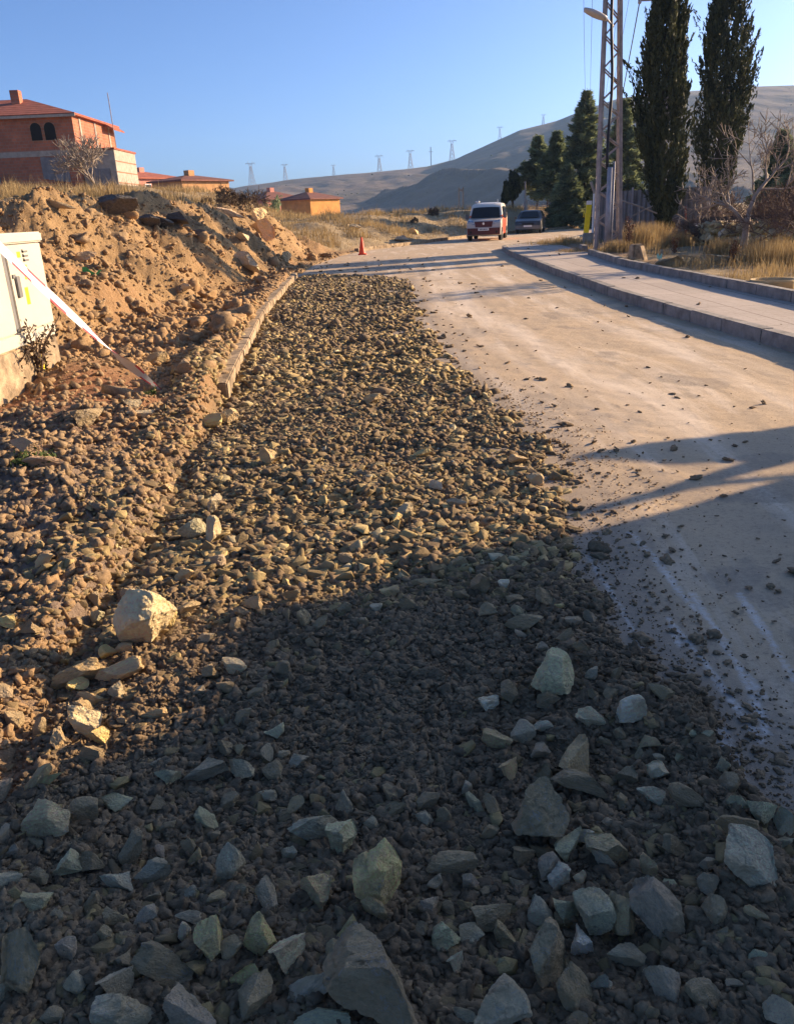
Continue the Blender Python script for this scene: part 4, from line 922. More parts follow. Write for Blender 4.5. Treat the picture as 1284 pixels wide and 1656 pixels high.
MB().bar((-.05, 0, .05), (1.25, .0, .05), .1).build('arm', 'pole_steel', cr); MB().lathe([(.05, -.08), (.07, -.04), (.04, .04)], (0, 0, 0), 10).build('insulator', 'lamp_shell', cr); MB().tube([(1.25, 0, -9.5), (1.25, 0, .4)], .1, 10).build('mast', 'pole_steel', cr)
for k, (x0, lab) in enumerate(((-.9, 'thin overhead wire leftmost of those meeting the lattice pole'), (-.55, 'thin overhead wire just left of the lattice pole top'), (.55, 'thin overhead wire just right of the lattice pole top'), (.95, 'thin overhead wire rightmost on the crossarm of the lattice pole'))):
    cable(lab, top+Vector((x0+lean*9.6, 0, 9.68)), (15.5+x0*.8, 63, 7.2+pz), .5, .008)
# yellow marker, white fence post and block
p = G(946, 389, .15); t = thing('marker_post', 'leaning yellow plastic marker post with white top near the lattice pole', 'marker post', (p.x, p.y, Hs(p.x, p.y)))
MB().prism([(-.11, -.1), (.10, -.1), (.20, 1.27), (-.01, 1.27)], -.03, .03).build('board', 'yellow_paint', t); MB().prism([(-.009, 1.273), (.2, 1.273), (.21, 1.42), (.0, 1.42)], -.03, .03).build('cap', 'white_paint', t); MB().bar((-.11, 0, .8), (-.09, 0, 1.05), .04, .03).build('strap', 'yellow_paint', t)
p = G(958, 392, .2); t = thing('fence_post', 'white concrete fence post with angled arm left of the lattice pole', 'fence post', (p.x, p.y, Hs(p.x, p.y)))
MB().bar((0, 0, -.2), (0, 0, 1.7), .1).build('shaft', 'white_paint', t); MB().bar((0, 0, 1.69), (-.16, 0, 2.1), .08).build('arm', 'concrete', t)
p = G(953, 393, .2); t = tag(MB().span((p.x-.2, p.y, .0), (p.x+.2, p.y+.35, .55)).build('concrete_block', 'concrete', bevel=.03), 'grey concrete block at the foot of the white fence post', 'block')
p = G(1028, 414, .3); tag(MB().box((p.x, p.y, Hs(p.x, p.y)+.15), (.36, .3, .38), Matrix.Rotation(.3, 3, 'Z'), .8).build('concrete_block', 'kerb_pale', bevel=.03), 'cream concrete block on the verge behind the back kerb', 'block')
p = G(1044, 416, .3); tag(MB().bar((p.x, p.y, Hs(p.x, p.y)-.05), (p.x-.1, p.y+.1, Hs(p.x, p.y)+.32), .2, .05).build('roof_tile', 'kerb_pale', bevel=.01), 'cream tile leaning beside the cream concrete block', 'tile')
p = G(1240, 466, .22); t = thing('planter_tub', 'pale round tub sunk in the dry grass behind the back kerb', 'tub', (p.x+.22, p.y+.3, Hs(p.x+.22, p.y+.3)))
plain('tub_clay', (.5, .36, .18), .8, .2)
tb = MB(); n = 32; pr = [(.31, -.1), (.345, .12), (.355, .15), (.33, .15), (.31, .05), (.29, .03)]
tb.lathe(pr, n=n).build('bowl', 'tub_clay', t, smooth=True); MB().lathe([(.295, .02), (.2, .05), (.1, .06)], n=20).build('soil_fill', 'clod', t)
# ------------------------------------------------------------------ fences and wall behind the garden
def wp(px, py, Y): q = D(px, py, Y); return q
A0, A1 = wp(962, 395, 33), wp(1140, 395, 30); g0 = Hs(A0.x, A0.y)-.1; hF = D(1020, 308, 32).z-g0
t = thing('sheet_fence', 'dark grey corrugated sheet fence behind the lattice pole', 'fence', (A0.x, A0.y, g0)); dv = Vector((A1.x-A0.x, A1.y-A0.y, 0)); n = 90; V = []; Fq = []
nn = Vector((-dv.y, dv.x, 0)).normalized()
for i in range(n+1):
    q = dv*(i/n)+nn*(.03*(1 if (i//2) % 2 else -1)); V += [q, q+Vector((0, 0, hF))]
    V += [q+nn*.004, q+nn*.004+Vector((0, 0, hF))]
for i in range(n): Fq += [(4*i, 4*i+4, 4*i+5, 4*i+1), (4*i+2, 4*i+3, 4*i+7, 4*i+6), (4*i+1, 4*i+5, 4*i+7, 4*i+3)]
MB().add(V, Fq).build('sheet_panel', 'sheet_metal', t)
for k in range(4): q = dv*(k/3)-nn*.08*(-1); q = dv*(k/3+.01)-nn*.09; MB().span((q.x-.03, q.y-.03, -.3), (q.x+.03, q.y+.03, hF+.1)).build('post', 'galvanised', t)
def rail(label, a, b, r, name='wooden_rail', mat='pale_bark', cat='rail'):
    tag(MB().tube([a, (Vector(a)+Vector(b))/2+Vector((0, 0, .02)), b], [r, r*.95, r*.8], 8).build(name, mat, smooth=True), label, cat)
rail('pale pole leaning across the sheet fence down to the right', wp(998, 322, 29.5), wp(1062, 345, 29.5), .03); rail('pale pole crossing the other one in front of the sheet fence', wp(1022, 350, 29.4), wp(1055, 333, 29.4), .025)
rail('thin upright pale stick before the sheet fence', wp(1033, 372, 29.3), wp(1033, 335, 29.3), .025); rail('low horizontal pole along the foot of the sheet fence', wp(985, 376, 29.2), wp(1062, 372, 29.2), .03)
rail('mossy log leaning to the right out of the first cypress foot', wp(1092, 352, 26), wp(1142, 388, 24.5), .13, 'log', 'bark', 'log'); plain('rust', (.3, .09, .05), .8, .2)
q = wp(1108, 380, 30); rail('rusty red post behind the mossy log', q, wp(1108, 333, 30), .05, 'metal_post', 'rust', 'post')
q = wp(1130, 366, 29); tag(MB().box(q, (.95, .04, .2)).build('board', 'white_paint', bevel=.005), 'white board hanging low behind the bare tree branches', 'board')
tag(MB().bar(wp(1134, 395, 28.9), wp(1134, 348, 28.9), .1).build('metal_post', 'concrete'), 'pale grey post in front of the white board', 'post')
# rubble wall
a, b2 = wp(1130, 400, 25), wp(1330, 400, 20); ga = Hs(a.x, a.y); dv = b2-a; dv.z = 0; nn = Vector((dv.y, -dv.x, 0)).normalized(); VV = []; FFs = []; off = 0; n = 330
P = []; Sz = []
for i in range(n):
    u = random.random(); lay = random.randrange(4); q = a+dv*u+nn*random.uniform(-.1, .12)
    P.append((q.x, q.y, Hs(q.x, q.y)+.06+lay*.17)); s = random.uniform(.08, .16); Sz.append((s*1.2, s, s*.85))
sg = [(ST2, np.array(P), np.array(Sz), RNG.uniform(.5, 1, n), .4)]
t = thing('rubble_wall', 'low wall of grey rubble stones behind the bare tree', 'wall', (0, 0, 0)); o = scatter('stone_courses', 'stone', sg, None); o.parent = t
MB().bar(a+Vector((0, 0, ga-a.z+.78)), b2+Vector((0, 0, Hs(b2.x, b2.y)-b2.z+.78)), .16, .1).build('capping_beam', 'bark', t)
# mesh fence beyond the bend
def mesh_fence(label, pts, h, name='mesh_fence', wires=True, mat='concrete'):
    t = thing(name, label, 'fence', (0, 0, 0)); w = MB()
    for (x0, y0), (x1, y1) in zip(pts, pts[1:]):
        L = math.hypot(x1-x0, y1-y0); m = max(1, round(L/2.2))
        for k in range(m+1):
            x, y = x0+(x1-x0)*k/m, y0+(y1-y0)*k/m; z = Hs(x, y)
            if k or (x0, y0) == pts[0]: MB().span((x-.06, y-.06, z-.3), (x+.06, y+.06, z+h)).build('post', mat, t)
        z0, z1 = Hs(x0, y0), Hs(x1, y1)
        for k in range(1, 12): w.bar((x0, y0, z0+h*k/12), (x1, y1, z1+h*k/12), .022)
        m = int(L/.18)
        for k in range(m): x, y = x0+(x1-x0)*k/m, y0+(y1-y0)*k/m; w.bar((x, y, z0+(z1-z0)*k/m), (x, y, z0+(z1-z0)*k/m+h*.94), .022)
    w.build('wire_mesh', 'galvanised', t); return t
q0, q1 = wp(872, 372, 57.5), wp(962, 372, 64)
mesh_fence('grey wire mesh fence on posts along the bend under the conifers', [(9.6, 57), (13.5, 60.6), (18.5, 64.5), (26, 70)], 1.6)
for k, (px, py, lab) in enumerate(((848, 295, 'thin bare pole rising left of the conifer trunks'),)):
    a = D(px, 372, 60); t = thing('thin_pole', lab, 'pole', (a.x, a.y, Hs(a.x, a.y))); hh = D(px, py, 60).z-Hs(a.x, a.y)
    MB().tube([(0, 0, -.2), (0, 0, hh)], [.07, .05], 8).build('shaft', 'pole_steel', t); MB().lathe([(.07, 0), (.075, .05), (.03, .09)], (0, 0, hh-.02), 8).build('cap', 'pole_steel', t)
for px, py, h_, lab in ((746, 372, 1.6, 'grey far gate post on the grass bank left of the van'),):
    a = D(px, py, 70); t = thing('metal_post', lab, 'post', (a.x, a.y, Hs(a.x, a.y)-.2)); MB().span((-.22, -.05, 0), (-.12, .05, 2.2)).build('upright', 'concrete', t); MB().span((.12, -.05, 0), (.22, .05, 2.2)).build('upright', 'concrete', t); MB().span((-.119, -.04, 1.9), (.119, .04, 2.05)).build('crossbar', 'concrete', t)
# ------------------------------------------------------------------ pylons on the ridge
def pylon_mesh():
    t = thing('power_pylon', '-', 'pylon', (0, 0, 0), 0, 'power pylons along the hill ridge'); b = MB(); w = .42
    def c(s1, s2, z): a = 3.2*(1-z/27)**1.3+.75; return Vector((s1*a, s2*a, z))
    zs = [-2, 5, 10, 14.5, 18, 21]
    for s1 in (-1, 1):
        for s2 in (-1, 1):
            for z0, z1 in zip(zs, zs[1:]): b.bar(c(s1, s2, z0), c(s1, s2, z1), w)
    for z0, z1 in zip(zs, zs[1:]):
        for s in (-1, 1): b.bar(c(-1, s, z0), c(1, s, z1), w*.6); b.bar(c(1, s, z0), c(-1, s, z1), w*.6)
    b.bar((0, 0, 1), (0, 0, 24.6), w*.5); b.build('tower', 'galvanised', t)
    a = MB()
    for s in (-1, 1): a.bar((s*.9, 0, 20), (s*3.2, 0, 24.5), w); a.bar((s*3.2, 0, 24.5), (s*3.2, 0, 27), w*.8)
    a.bar((-7, 0, 24.5), (7, 0, 24.5), w*1.3); a.bar((-3.2, 0, 23), (3.2, 0, 23), w*.8); a.build('crossarm', 'galvanised', t)
    for x in (-6.4, 0, 6.4): MB().bar((x, 0, 24.4), (x, 0, 22.4), .3).build('insulator', 'galvanised', t)
    return t
py0 = pylon_mesh(); PY = [(408, 296, 33, 'pylon far left on the ridge above the shrubby crest'), (462, 289, 24, 'pylon above the roof of the pink bungalow'), (540, 283, 17, 'smallest pylon on the low ridge right of the yellow bungalow'), (614, 278, 27, 'pylon on the ridge about halfway between smallest pylon and hill shoulder'), (664, 271, 28, 'pylon left of the thin single pole on the ridge'), (731, 257, 30, 'tallest looking pylon where the ridge begins to climb'), (808, 226, 21, 'pylon on the hill shoulder above the van'), (878, 203, 18, 'uppermost pylon on the hill, left of the tall conifer')]
for k, (px, pyy, h_, lab) in enumerate(PY):
    o = py0 if k == 0 else copy_tree(py0); q = D(px, pyy, 990); s = h_*.73/27; o.location = (q.x, 990, q.z-1); o.scale = (s*.9, s*.9, s); o.rotation_euler[2] = R(random.uniform(-25, 5)); o['label'] = lab
q = D(697, 267, 990); t = thing('power_pole', 'thin single power pole on the ridge between two pylons', 'pole', (q.x, 990, q.z-1)); MB().bar((0, 0, -2), (0, 0, 20), .9).build('shaft', 'galvanised', t); MB().bar((-2.5, 0, 15), (2.5, 0, 15), .5).build('crossarm', 'galvanised', t)
# ------------------------------------------------------------------ vehicles
def vehicle(name, label, cat, loc, rz, prof, Wd, belt, roofz, paint, wheels, wr, top_w, spec):
    t = thing(name, label, cat, loc, rz); n = len(prof); hw = Wd/2
    bm = bmesh.new()
    vs = [bm.verts.new((-hw, y, z)) for y, z in prof]; f = bm.faces.new(vs); r_ = bmesh.ops.extrude_face_region(bm, geom=[f])
    bmesh.ops.translate(bm, verts=[v for v in r_['geom'] if isinstance(v, bmesh.types.BMVert)], vec=(Wd, 0, 0))
    for z in (belt-.22, belt, belt+.25, (belt+roofz)/2+.12): bmesh.ops.bisect_plane(bm, geom=bm.verts[:]+bm.edges[:]+bm.faces[:], plane_co=(0, 0, z), plane_no=(0, 0, 1))
    for x in (-.5*hw, 0, .5*hw): bmesh.ops.bisect_plane(bm, geom=bm.verts[:]+bm.edges[:]+bm.faces[:], plane_co=(x, 0, 0), plane_no=(1, 0, 0))
    L = max(q[0] for q in prof)
    def wid(z, y=None): return (1. if z <= belt else 1-(1-top_w)*((z-belt)/(roofz-belt))**1.2)*(1-.05*max(0, (belt-.3-z)))
    for v in bm.verts:
        k = wid(v.co.z); xn = v.co.x/hw; v.co.x *= k
        v.co.y += .11*(xn**2)*(1 if v.co.y < L*.35 else 0)*(1-.4*(v.co.z/roofz)); v.co.y -= .06*xn**2*(1 if v.co.y > L*.9 else 0)
        v.co.z -= .05*xn**4*(1 if v.co.z > belt+.3 else .3 if v.co.z > .7 else 0)
    bmesh.ops.recalc_face_normals(bm, faces=bm.faces[:]); me = bpy.data.meshes.new('body'); bm.to_mesh(me); bm.free()
    body = link('body', me, paint, t, True)
    bv = body.modifiers.new('b', 'BEVEL'); bv.width = .05; bv.segments = 3; bv.limit_method = 'ANGLE'; bv.angle_limit = R(28)
    def side(s, y, z, o=.012): return (s*(hw*wid(z)+o), y, z)
    def front(x, y, z, o=.015): return (x*wid(z), y+.11*((x/hw)**2)*(1-.4*z/roofz)-o, z-.05*(x/hw)**4*(1 if z > belt+.3 else 0)+.004)
    def patch(nm, q, m, par=body, k=6):            # a bent panel across the front: two rows of points
        (y0, z0, w0), (y1, z1, w1) = q; V = []; 
        for i in range(k+1): u = -1+2*i/k; V += [front(u*w0, y0, z0), front(u*w1, y1, z1)]
        V += [(x, y+.02, z) for x, y, z in V]; m2 = 2*(k+1)
        Fz = [(2*i, 2*i+2, 2*i+3, 2*i+1) for i in range(k)]+[(m2+2*i+1, m2+2*i+3, m2+2*i+2, m2+2*i) for i in range(k)]
        return MB().add(V, Fz).build(nm, m, par, smooth=True)
    spec(t, body, side, front, patch)
    for s in (-1, 1):
        for y in wheels:
            MB().lathe([(wr+.06, -.01), (wr+.06, .012)], (s*(hw*wid(wr)+.0), y, wr), 22, 'X').build('wheel_arch', 'grey_plastic', t)
            w = MB().lathe([(wr*.62, -.1), (wr*.95, -.1), (wr, -.06), (wr, .06), (wr*.95, .1), (wr*.62, .1)], (s*(hw-.075), y, wr), 24, 'X').build('wheel', 'black_rubber', t, True)
            rm = MB().lathe([(wr*.6, -.07), (wr*.6, .0), (wr*.2, .03)], (s*(hw-.0), y, wr), 16, 'X').build('rim', 'galvanised', w)
    return t
def van_spec(t, body, side, front, patch):
    ws = patch('windscreen', ((.85, 1.09, .76), (1.275, 1.60, .74)), 'glass_dark')
    for s in (-1, 1):
        for y0, y1, b0, b1 in ((1.32, 2.05, 1.12, 1.6), (2.15, 3.0, 1.12, 1.62), (3.1, 3.85, 1.14, 1.6)):
            V = [side(s, y0, b0), side(s, y1, b0), side(s, y1, b1), side(s, y0+.28*(y0 < 1.5), b1)]; MB().add(V+[(x-s*.02, y, z) for x, y, z in V], [(0, 1, 2, 3), (7, 6, 5, 4)]).build('side_window', 'glass_dark', body)
        mm = MB().box((s*.98, 1.15, 1.16), (.16, .1, .24)).build('wing_mirror', 'grey_plastic', t, bevel=.03); MB().box((s*.88, 1.18, 1.1), (.12, .05, .05)).build('stalk', 'grey_plastic', mm)
        MB().add([front(s*.46, .02, .78), front(s*.80, .06, .80), front(s*.80, .22, 1.0), front(s*.55, .16, .96)]+[(x, y+.03, z) for x, y, z in (front(s*.46, .02, .78), front(s*.80, .06, .80), front(s*.80, .22, 1.0), front(s*.55, .16, .96))], [(0, 1, 2, 3), (7, 6, 5, 4)]).build('headlight', 'chrome', t)
        MB().lathe([(.06, 0), (.06, .03)], (0, 0, 0), 12).build('fog_light', 'glass_dark', t).matrix_local = Matrix.Translation(front(s*.66, -.02, .42)) @ Matrix.Rotation(R(90), 4, 'X')
    patch('bumper', ((-.035, .30, .83), (-.035, .62, .84)), 'van_bumper', t); patch('grille', ((-.0, .66, .42), (.03, .93, .46)), 'van_bumper', t)
    MB().lathe([(.06, 0), (.06, .03)], (0, 0, 0), 14).build('badge', 'chrome', t).matrix_local = Matrix.Translation((0, -.0, .83)) @ Matrix.Rotation(R(90), 4, 'X')
    pl = MB().span((-.27, -.075, .50), (.27, -.055, .62)).build('number_plate', 'white_paint', t)
    for i in range(6): MB().span((-.2+.07*i, -.079, .53), (-.16+.07*i, -.0755, .595)).build('character', 'black_rubber', pl)
    lb = MB().span((-.62, 1.65, 1.83), (-.38, 1.9, 1.92)).build('roof_light', 'white_paint', t, bevel=.03); MB().tube([(.55, 1.7, 1.78), (.55, 1.72, 1.96)], .02, 6).build('aerial', 'white_paint', t)
def m_van():
    m, nt, b = newmat('van_paint', .35); tc = N(nt, 'ShaderNodeTexCoord').outputs['Object']; s = N(nt, 'ShaderNodeSeparateXYZ'); nt.links.new(tc, s.inputs[0])
    w = tex(nt, 1.2, 3, vec=tc); hgt = mth(nt, 'ADD', s.outputs[2], mth(nt, 'MULTIPLY', mth(nt, 'SUBTRACT', w, .5), .35))
    c = ramp(nt, hgt, [(.93, (.72, .085, .03)), (1.0, (.72, .14, .04))]); c = mix(nt, mth(nt, 'GREATER_THAN', hgt, 1.22), c, (.66, .62, .54))
    c = mix(nt, mth(nt, 'LESS_THAN', s.outputs[1], 1.02), c, (.5, .44, .38))
    c = mix(nt, mth(nt, 'GREATER_THAN', s.outputs[1], 3.55), c, (.66, .5, .38))
    nt.links.new(c, b.inputs['Base Color']); b.inputs['Coat Weight'].default_value = .3
m_van(); plain('van_bumper', (.10, .022, .02), .5, .1); plain('car_paint', (.04, .038, .04), .3, .08, spec=.5)
VP = [(.12, .26), (0, .34), (-.02, .62), (.04, .86), (.2, .99), (.9, 1.08), (1.36, 1.66), (1.6, 1.78), (2.6, 1.83), (3.7, 1.80), (4.05, 1.70), (4.2, 1.1), (4.24, .5), (4.15, .27)]
p = (G(760, 390)+G(798, 388))/2; vehicle('van', 'white and orange-red van with dark red bumper coming along the dusty road', 'van', (p.x, p.y-.75, 0), R(-12.8), VP, 1.72, 1.05, 1.83, 'van_paint', (.83, 3.45), .32, .86, van_spec)
def car_spec(t, body, side, front, patch):
    patch('windscreen', ((1.0, .98, .66), (1.62, 1.36, .60)), 'glass_dark')
    for s in (-1, 1):
        for y0, y1, sl in ((1.45, 2.15, .35), (2.22, 3.0, 0)):
            V = [side(s, y0, .98), side(s, y1, .98), side(s, y1-.1, 1.33), side(s, y0+sl, 1.33)]; MB().add(V+[(x-s*.02, y, z) for x, y, z in V], [(0, 1, 2, 3), (7, 6, 5, 4)]).build('side_window', 'glass_dark', body)
        mm = MB().box((s*.93, 1.25, .98), (.16, .09, .13)).build('wing_mirror', 'car_paint', t, bevel=.03)
        V = [front(s*.42, .0, .62), front(s*.78, .08, .66), front(s*.76, .22, .80), front(s*.44, .1, .72)]; MB().add(V+[(x, y+.04, z) for x, y, z in V], [(0, 1, 2, 3), (7, 6, 5, 4)]).build('headlight', 'chrome', t)
    patch('bumper', ((-.03, .28, .8), (-.03, .5, .82)), 'grey_plastic', t); patch('grille', ((-.0, .52, .36), (.01, .64, .38)), 'black_rubber', t)
    MB().span((-.27, -.07, .42), (.27, -.05, .53)).build('number_plate', 'white_paint', t)
CP = [(.1, .22), (0, .3), (-.02, .5), (.03, .68), (.14, .78), (1.0, .95), (1.62, 1.36), (1.9, 1.43), (2.7, 1.44), (3.3, 1.38), (3.85, 1.02), (4.0, .9), (4.05, .5), (3.95, .25)]
p = (G(838, 378.5)+G(866, 377))/2; vehicle('car', 'dark grey hatchback following behind the van at the bend', 'car', (p.x, p.y-.2, 0), R(-15), CP, 1.68, .93, 1.44, 'car_paint', (.8, 3.25), .3, .78, car_spec).scale = (.92, .92, .92)
# ------------------------------------------------------------------ vegetation
def quads(name, mat, C, A, Bv, T, parent=None):
    """little leaf faces: centre C, half axes A and B"""
    V = np.stack([C-A*.9-Bv*.6, C-A*.2+Bv, C+A, C-A*.2-Bv], 1); V[:, 0] = C-A; n = len(C)
    me = np_mesh(name, V.reshape(-1, 3), np.arange(n*4).reshape(n, 4), {'tint': np.repeat(T, 4)}); return link(name, me, mat, parent)
def unit(a): return a/np.maximum(np.linalg.norm(a, axis=1, keepdims=True), 1e-6)
def cypress(label, base, Hh, Rm, lean, seed, nsp=520, outl=14, bare=.05, lf=1., group=None):
    r = np.random.default_rng(seed); t = thing('cypress_tree', label, 'tree', base, 0, group)
    hp = [0, .06, .15, .3, .5, .7, .85, .95, 1]; rp = [.28, .45, .68, .92, 1., .86, .62, .34, .05]
    def rad(u): return np.interp(u, hp, rp)*Rm
    z0 = bare*Hh; Hc = Hh-z0
    def ax(u): return np.stack([lean*u+.10*np.sin(u*5+seed), .06*np.sin(u*4+seed*2), z0+u*Hc], -1)
    u = r.uniform(0, .93, nsp)**.9; th = r.uniform(0, 2*math.pi, nsp); lump = 1+.16*np.sin(th*3+seed+u*5)+.10*np.sin(th*5-u*11)
    rr = rad(u)*r.uniform(.5, 1., nsp)*lump; O = ax(u)+np.stack([rr*np.cos(th), rr*np.sin(th), 0*u], -1)
    dr = unit(np.stack([np.cos(th)*.22+r.normal(0, .1, nsp), np.sin(th)*.22+r.normal(0, .1, nsp), np.ones(nsp)], -1)); ln = r.uniform(.55, 1.25, nsp)*Hh/9
    k = r.integers(0, nsp, outl); dr[k] = unit(dr[k]+np.stack([np.cos(th[k])*.5, np.sin(th[k])*.5, 0*th[k]], -1)); ln[k] *= 1.4
    tb = r.beta(1.5, 2.2, nsp); m = 58; s = r.uniform(0, 1, (nsp, m)); a = r.uniform(0, 2*math.pi, (nsp, m)); w = (.17*(1-s*.8)*np.sqrt(r.uniform(0, 1, (nsp, m))))*Hh/9
    C = O[:, None]+dr[:, None]*(s*ln[:, None])[..., None]+np.stack([w*np.cos(a), w*np.sin(a), 0*a], -1); C = C.reshape(-1, 3); n = len(C)
    A = unit(np.repeat(dr, m, 0)+r.normal(0, .38, (n, 3)))*(r.uniform(.05, .12, n)*lf)[:, None]; Bv = unit(np.cross(A, r.normal(0, 1, (n, 3))))*(r.uniform(.018, .036, n)*lf)[:, None]
    T = np.clip(np.repeat(tb, m)*.75+r.uniform(0, .4, n)-.08, 0, 1)
    quads('crown', 'cypress_leaf', C, A, Bv, T, t)
    tr = MB(); us = np.linspace(0, .9, 12); P = [Vector((0, 0, -.3))]+[Vector(ax(np.array(q))) for q in us]; tr.tube(P, [.24*Rm]+[max(.03, Rm*.16*(1-q)) for q in us], 9)
    for q in range(16):
        i = r.integers(0, nsp); b0 = Vector(ax(np.array(max(0, u[i]-.12)))); tr.tube([b0, Vector(O[i])], [.05*Rm, .02], 5)
    tr.build('trunk', 'bark', t, True); return t
def pt(px, py, Y): q = D(px, py, Y); return (q.x, q.y, Hs(q.x, q.y)-.05)
b = pt(1074, 392, 30); tz = D(1088, -22, 30); cypress('tall dark cypress nearest the lattice pole, its foot in dry grass', b, tz.z-b[2], .73, tz.x-b[0]-.3, 3, 600, 16, .05)
b = pt(1153, 395, 35); tz = D(1184, -30, 35); cypress('second tall cypress, further right behind the bare tree', b, tz.z-b[2], .96, tz.x-b[0]-.2, 11, 560, 22, .1)
for px, top, lab, sd in ((818, 296, 'small slim cypress left of a taller twin beyond the van', 5), (829, 281, 'small slim cypress taller of two beyond the van', 6)):
    b = pt(px, 366, 64); cypress(lab, b, D(px, top, 64).z-b[2], .42, .1, sd, 110, 3, .28, 1.7)
def conifer(label, base, Hh, Rm, seed, bare=.0, group='conifers beyond the bend'):
    r = np.random.default_rng(seed); t = thing('conifer_tree', label, 'tree', base, r.uniform(0, 6), group)
    C, A, Bv, T = [], [], [], []; br = MB(); z = bare*Hh+.25
    while z < Hh*.985:
        u = (z-bare*Hh)/(Hh*(1-bare)); L0 = Rm*(1-u)**.85*(.8+.35*r.uniform())+.08
        for k in range(r.integers(4, 7)):
            th = r.uniform(0, 2*math.pi); L = L0*r.uniform(.65, 1.15); d0 = np.array([math.cos(th), math.sin(th), r.uniform(.05, .4)*(.4+u)])
            m = int(20+26*L/Rm); s = r.uniform(.12, 1, m)**.8; tone = r.beta(1.4, 2.2)
            p = np.array([0, 0, z])+d0[None]*(s*L)[:, None]; p[:, 2] -= .16*L*s**2*2*(1-u*.7)
            side = np.array([-d0[1], d0[0], 0]); lat = r.normal(0, 1, m)*(.20*L*(1.05-s)+.05); p = p+side[None]*lat[:, None]; p[:, 2] += r.normal(0, .05, m)-np.abs(lat)*.15
            for rep in range(4):
                dd = unit(d0[None]+side[None]*(np.sign(lat)*r.uniform(.2, 1., m))[:, None]+r.normal(0, .35, (m, 3))+np.array([0, 0, .1]))
                a = dd*(r.uniform(.14, .30, m)*(.5+.5*Rm/2.6)*1.1)[:, None]; bb = unit(np.cross(a, r.normal(0, 1, (m, 3))))*(r.uniform(.03, .06, m)*(.5+.5*Rm/2.6))[:, None]
                C.append(p+r.normal(0, .05, (m, 3))); A.append(a); Bv.append(bb); T.append(np.clip(tone*.8+r.uniform(0, .35, m)-.05, 0, 1))
            if k < 3: br.tube([(0, 0, z), tuple(np.array([0, 0, z-.08*L])+d0*L*.8)], [.035*Rm/2.6+.01, .01], 4, False)
        z += r.uniform(.13, .26)*Hh/9
    quads('crown', 'conifer_leaf', np.concatenate(C), np.concatenate(A), np.concatenate(Bv), np.concatenate(T), t)
    br.tube([(0, 0, -.3), (0, 0, Hh*.5), (0, 0, Hh*.97)], [.022*Hh, .014*Hh, .01], 8); br.build('trunk', 'bark', t, True); return t
for px, top, py, Y, wpx, sd, bare, lab in ((941, 148, 352, 60, 92, 21, .12, 'tallest pointed conifer left of the lattice pole'), (868, 220, 358, 66, 66, 22, .28, 'conifer with bare lower trunk leftmost of the group beyond the bend'), (897, 213, 356, 63, 66, 23, .2, 'dense conifer between the leftmost one and the tallest'),
        (1000, 160, 350, 56, 104, 24, .02, 'broad conifer right behind the lattice pole'), (916, 268, 352, 58, 66, 25, .02, 'low dark conifer standing in front of the tallest one'), (884, 262, 358, 70, 50, 26, .3, 'thin conifer with straight bare trunk behind the dense one'),
        (1246, 214, 392, 46, 78, 27, .05, 'conifer behind the bare tree right of the second cypress'), (1290, 190, 392, 44, 84, 28, .05, 'conifer cut by the right edge of the view')):
    b = pt(px, py, Y); t_ = Y/ray(px, (top+py)/2).y; conifer(lab, b, D(px, top, Y).z-b[2], wpx*t_/2*1.3, sd, bare)
def bare_tree(name, label, cat, base, Hh, spread, seed, mat, depth=5, r0=.07, kids=(2, 4), trunk=.25, up=.35, group=None, ratio=.74, minr=.004):
    r = random.Random(seed); t = thing(name, label, cat, base, 0, group); tr = MB(); tw = MB()
    def grow(p, d, L, rad, lev):
        n = 4; P = [p]; q = p; dd = d
        for i in range(n):
            gs_ = .05 if lev == 0 else .13; dd = (dd+Vector((r.gauss(0, gs_), r.gauss(0, gs_), r.gauss(0, .08)+.04*up))).normalized(); q = q+dd*(L/n); P.append(q)
        r1 = rad*.62
        (tr if lev < 2 else tw).tube(P, [rad+(r1-rad)*i/n for i in range(n+1)], 7 if lev < 2 else 4 if lev < 4 else 3, lev < 2)
        if lev >= depth: return
        for k in range(r.randint(*kids)):
            i = r.choice((2, 3, 4, 4)) if lev else r.choice((3, 4, 4)); a = r.uniform(0, 2*math.pi)
            s = dd.cross(Vector((math.cos(a), math.sin(a), .3))).normalized(); e = (dd*(1-spread*.4)+s*r.uniform(.4, 1.)*spread+Vector((0, 0, up*.5))).normalized()
            grow(P[i], e, L*ratio*r.uniform(.75, 1.2), max(minr, rad*.55*r.uniform(.8, 1.1)), lev+1)
        if lev > 0: grow(P[-1], dd, L*ratio, max(minr, r1*.9), lev+1)
    grow(Vector((0, 0, -.1)), Vector((0, 0, 1)), Hh*trunk, r0, 0)
    tr.build('trunk', mat, t, True); tw.build('branches', mat, t, True); return t
b = pt(1201, 404, 19.5); bare_tree('bare_tree', 'bare leafless tree with pale branches behind the dry grass at right', 'tree', b, 5.0, 1.0, 19, 'pale_bark', 5, .1, (2, 4), .22, .34, minr=.009)
b = pt(158, 306, 50); bare_tree('bare_tree', 'small bare tree with pale trunk in front of the brick house annex', 'tree', b, 4.6, .8, 5, 'pale_bark', 4, .10, (4, 5), .3, .3, minr=.022)
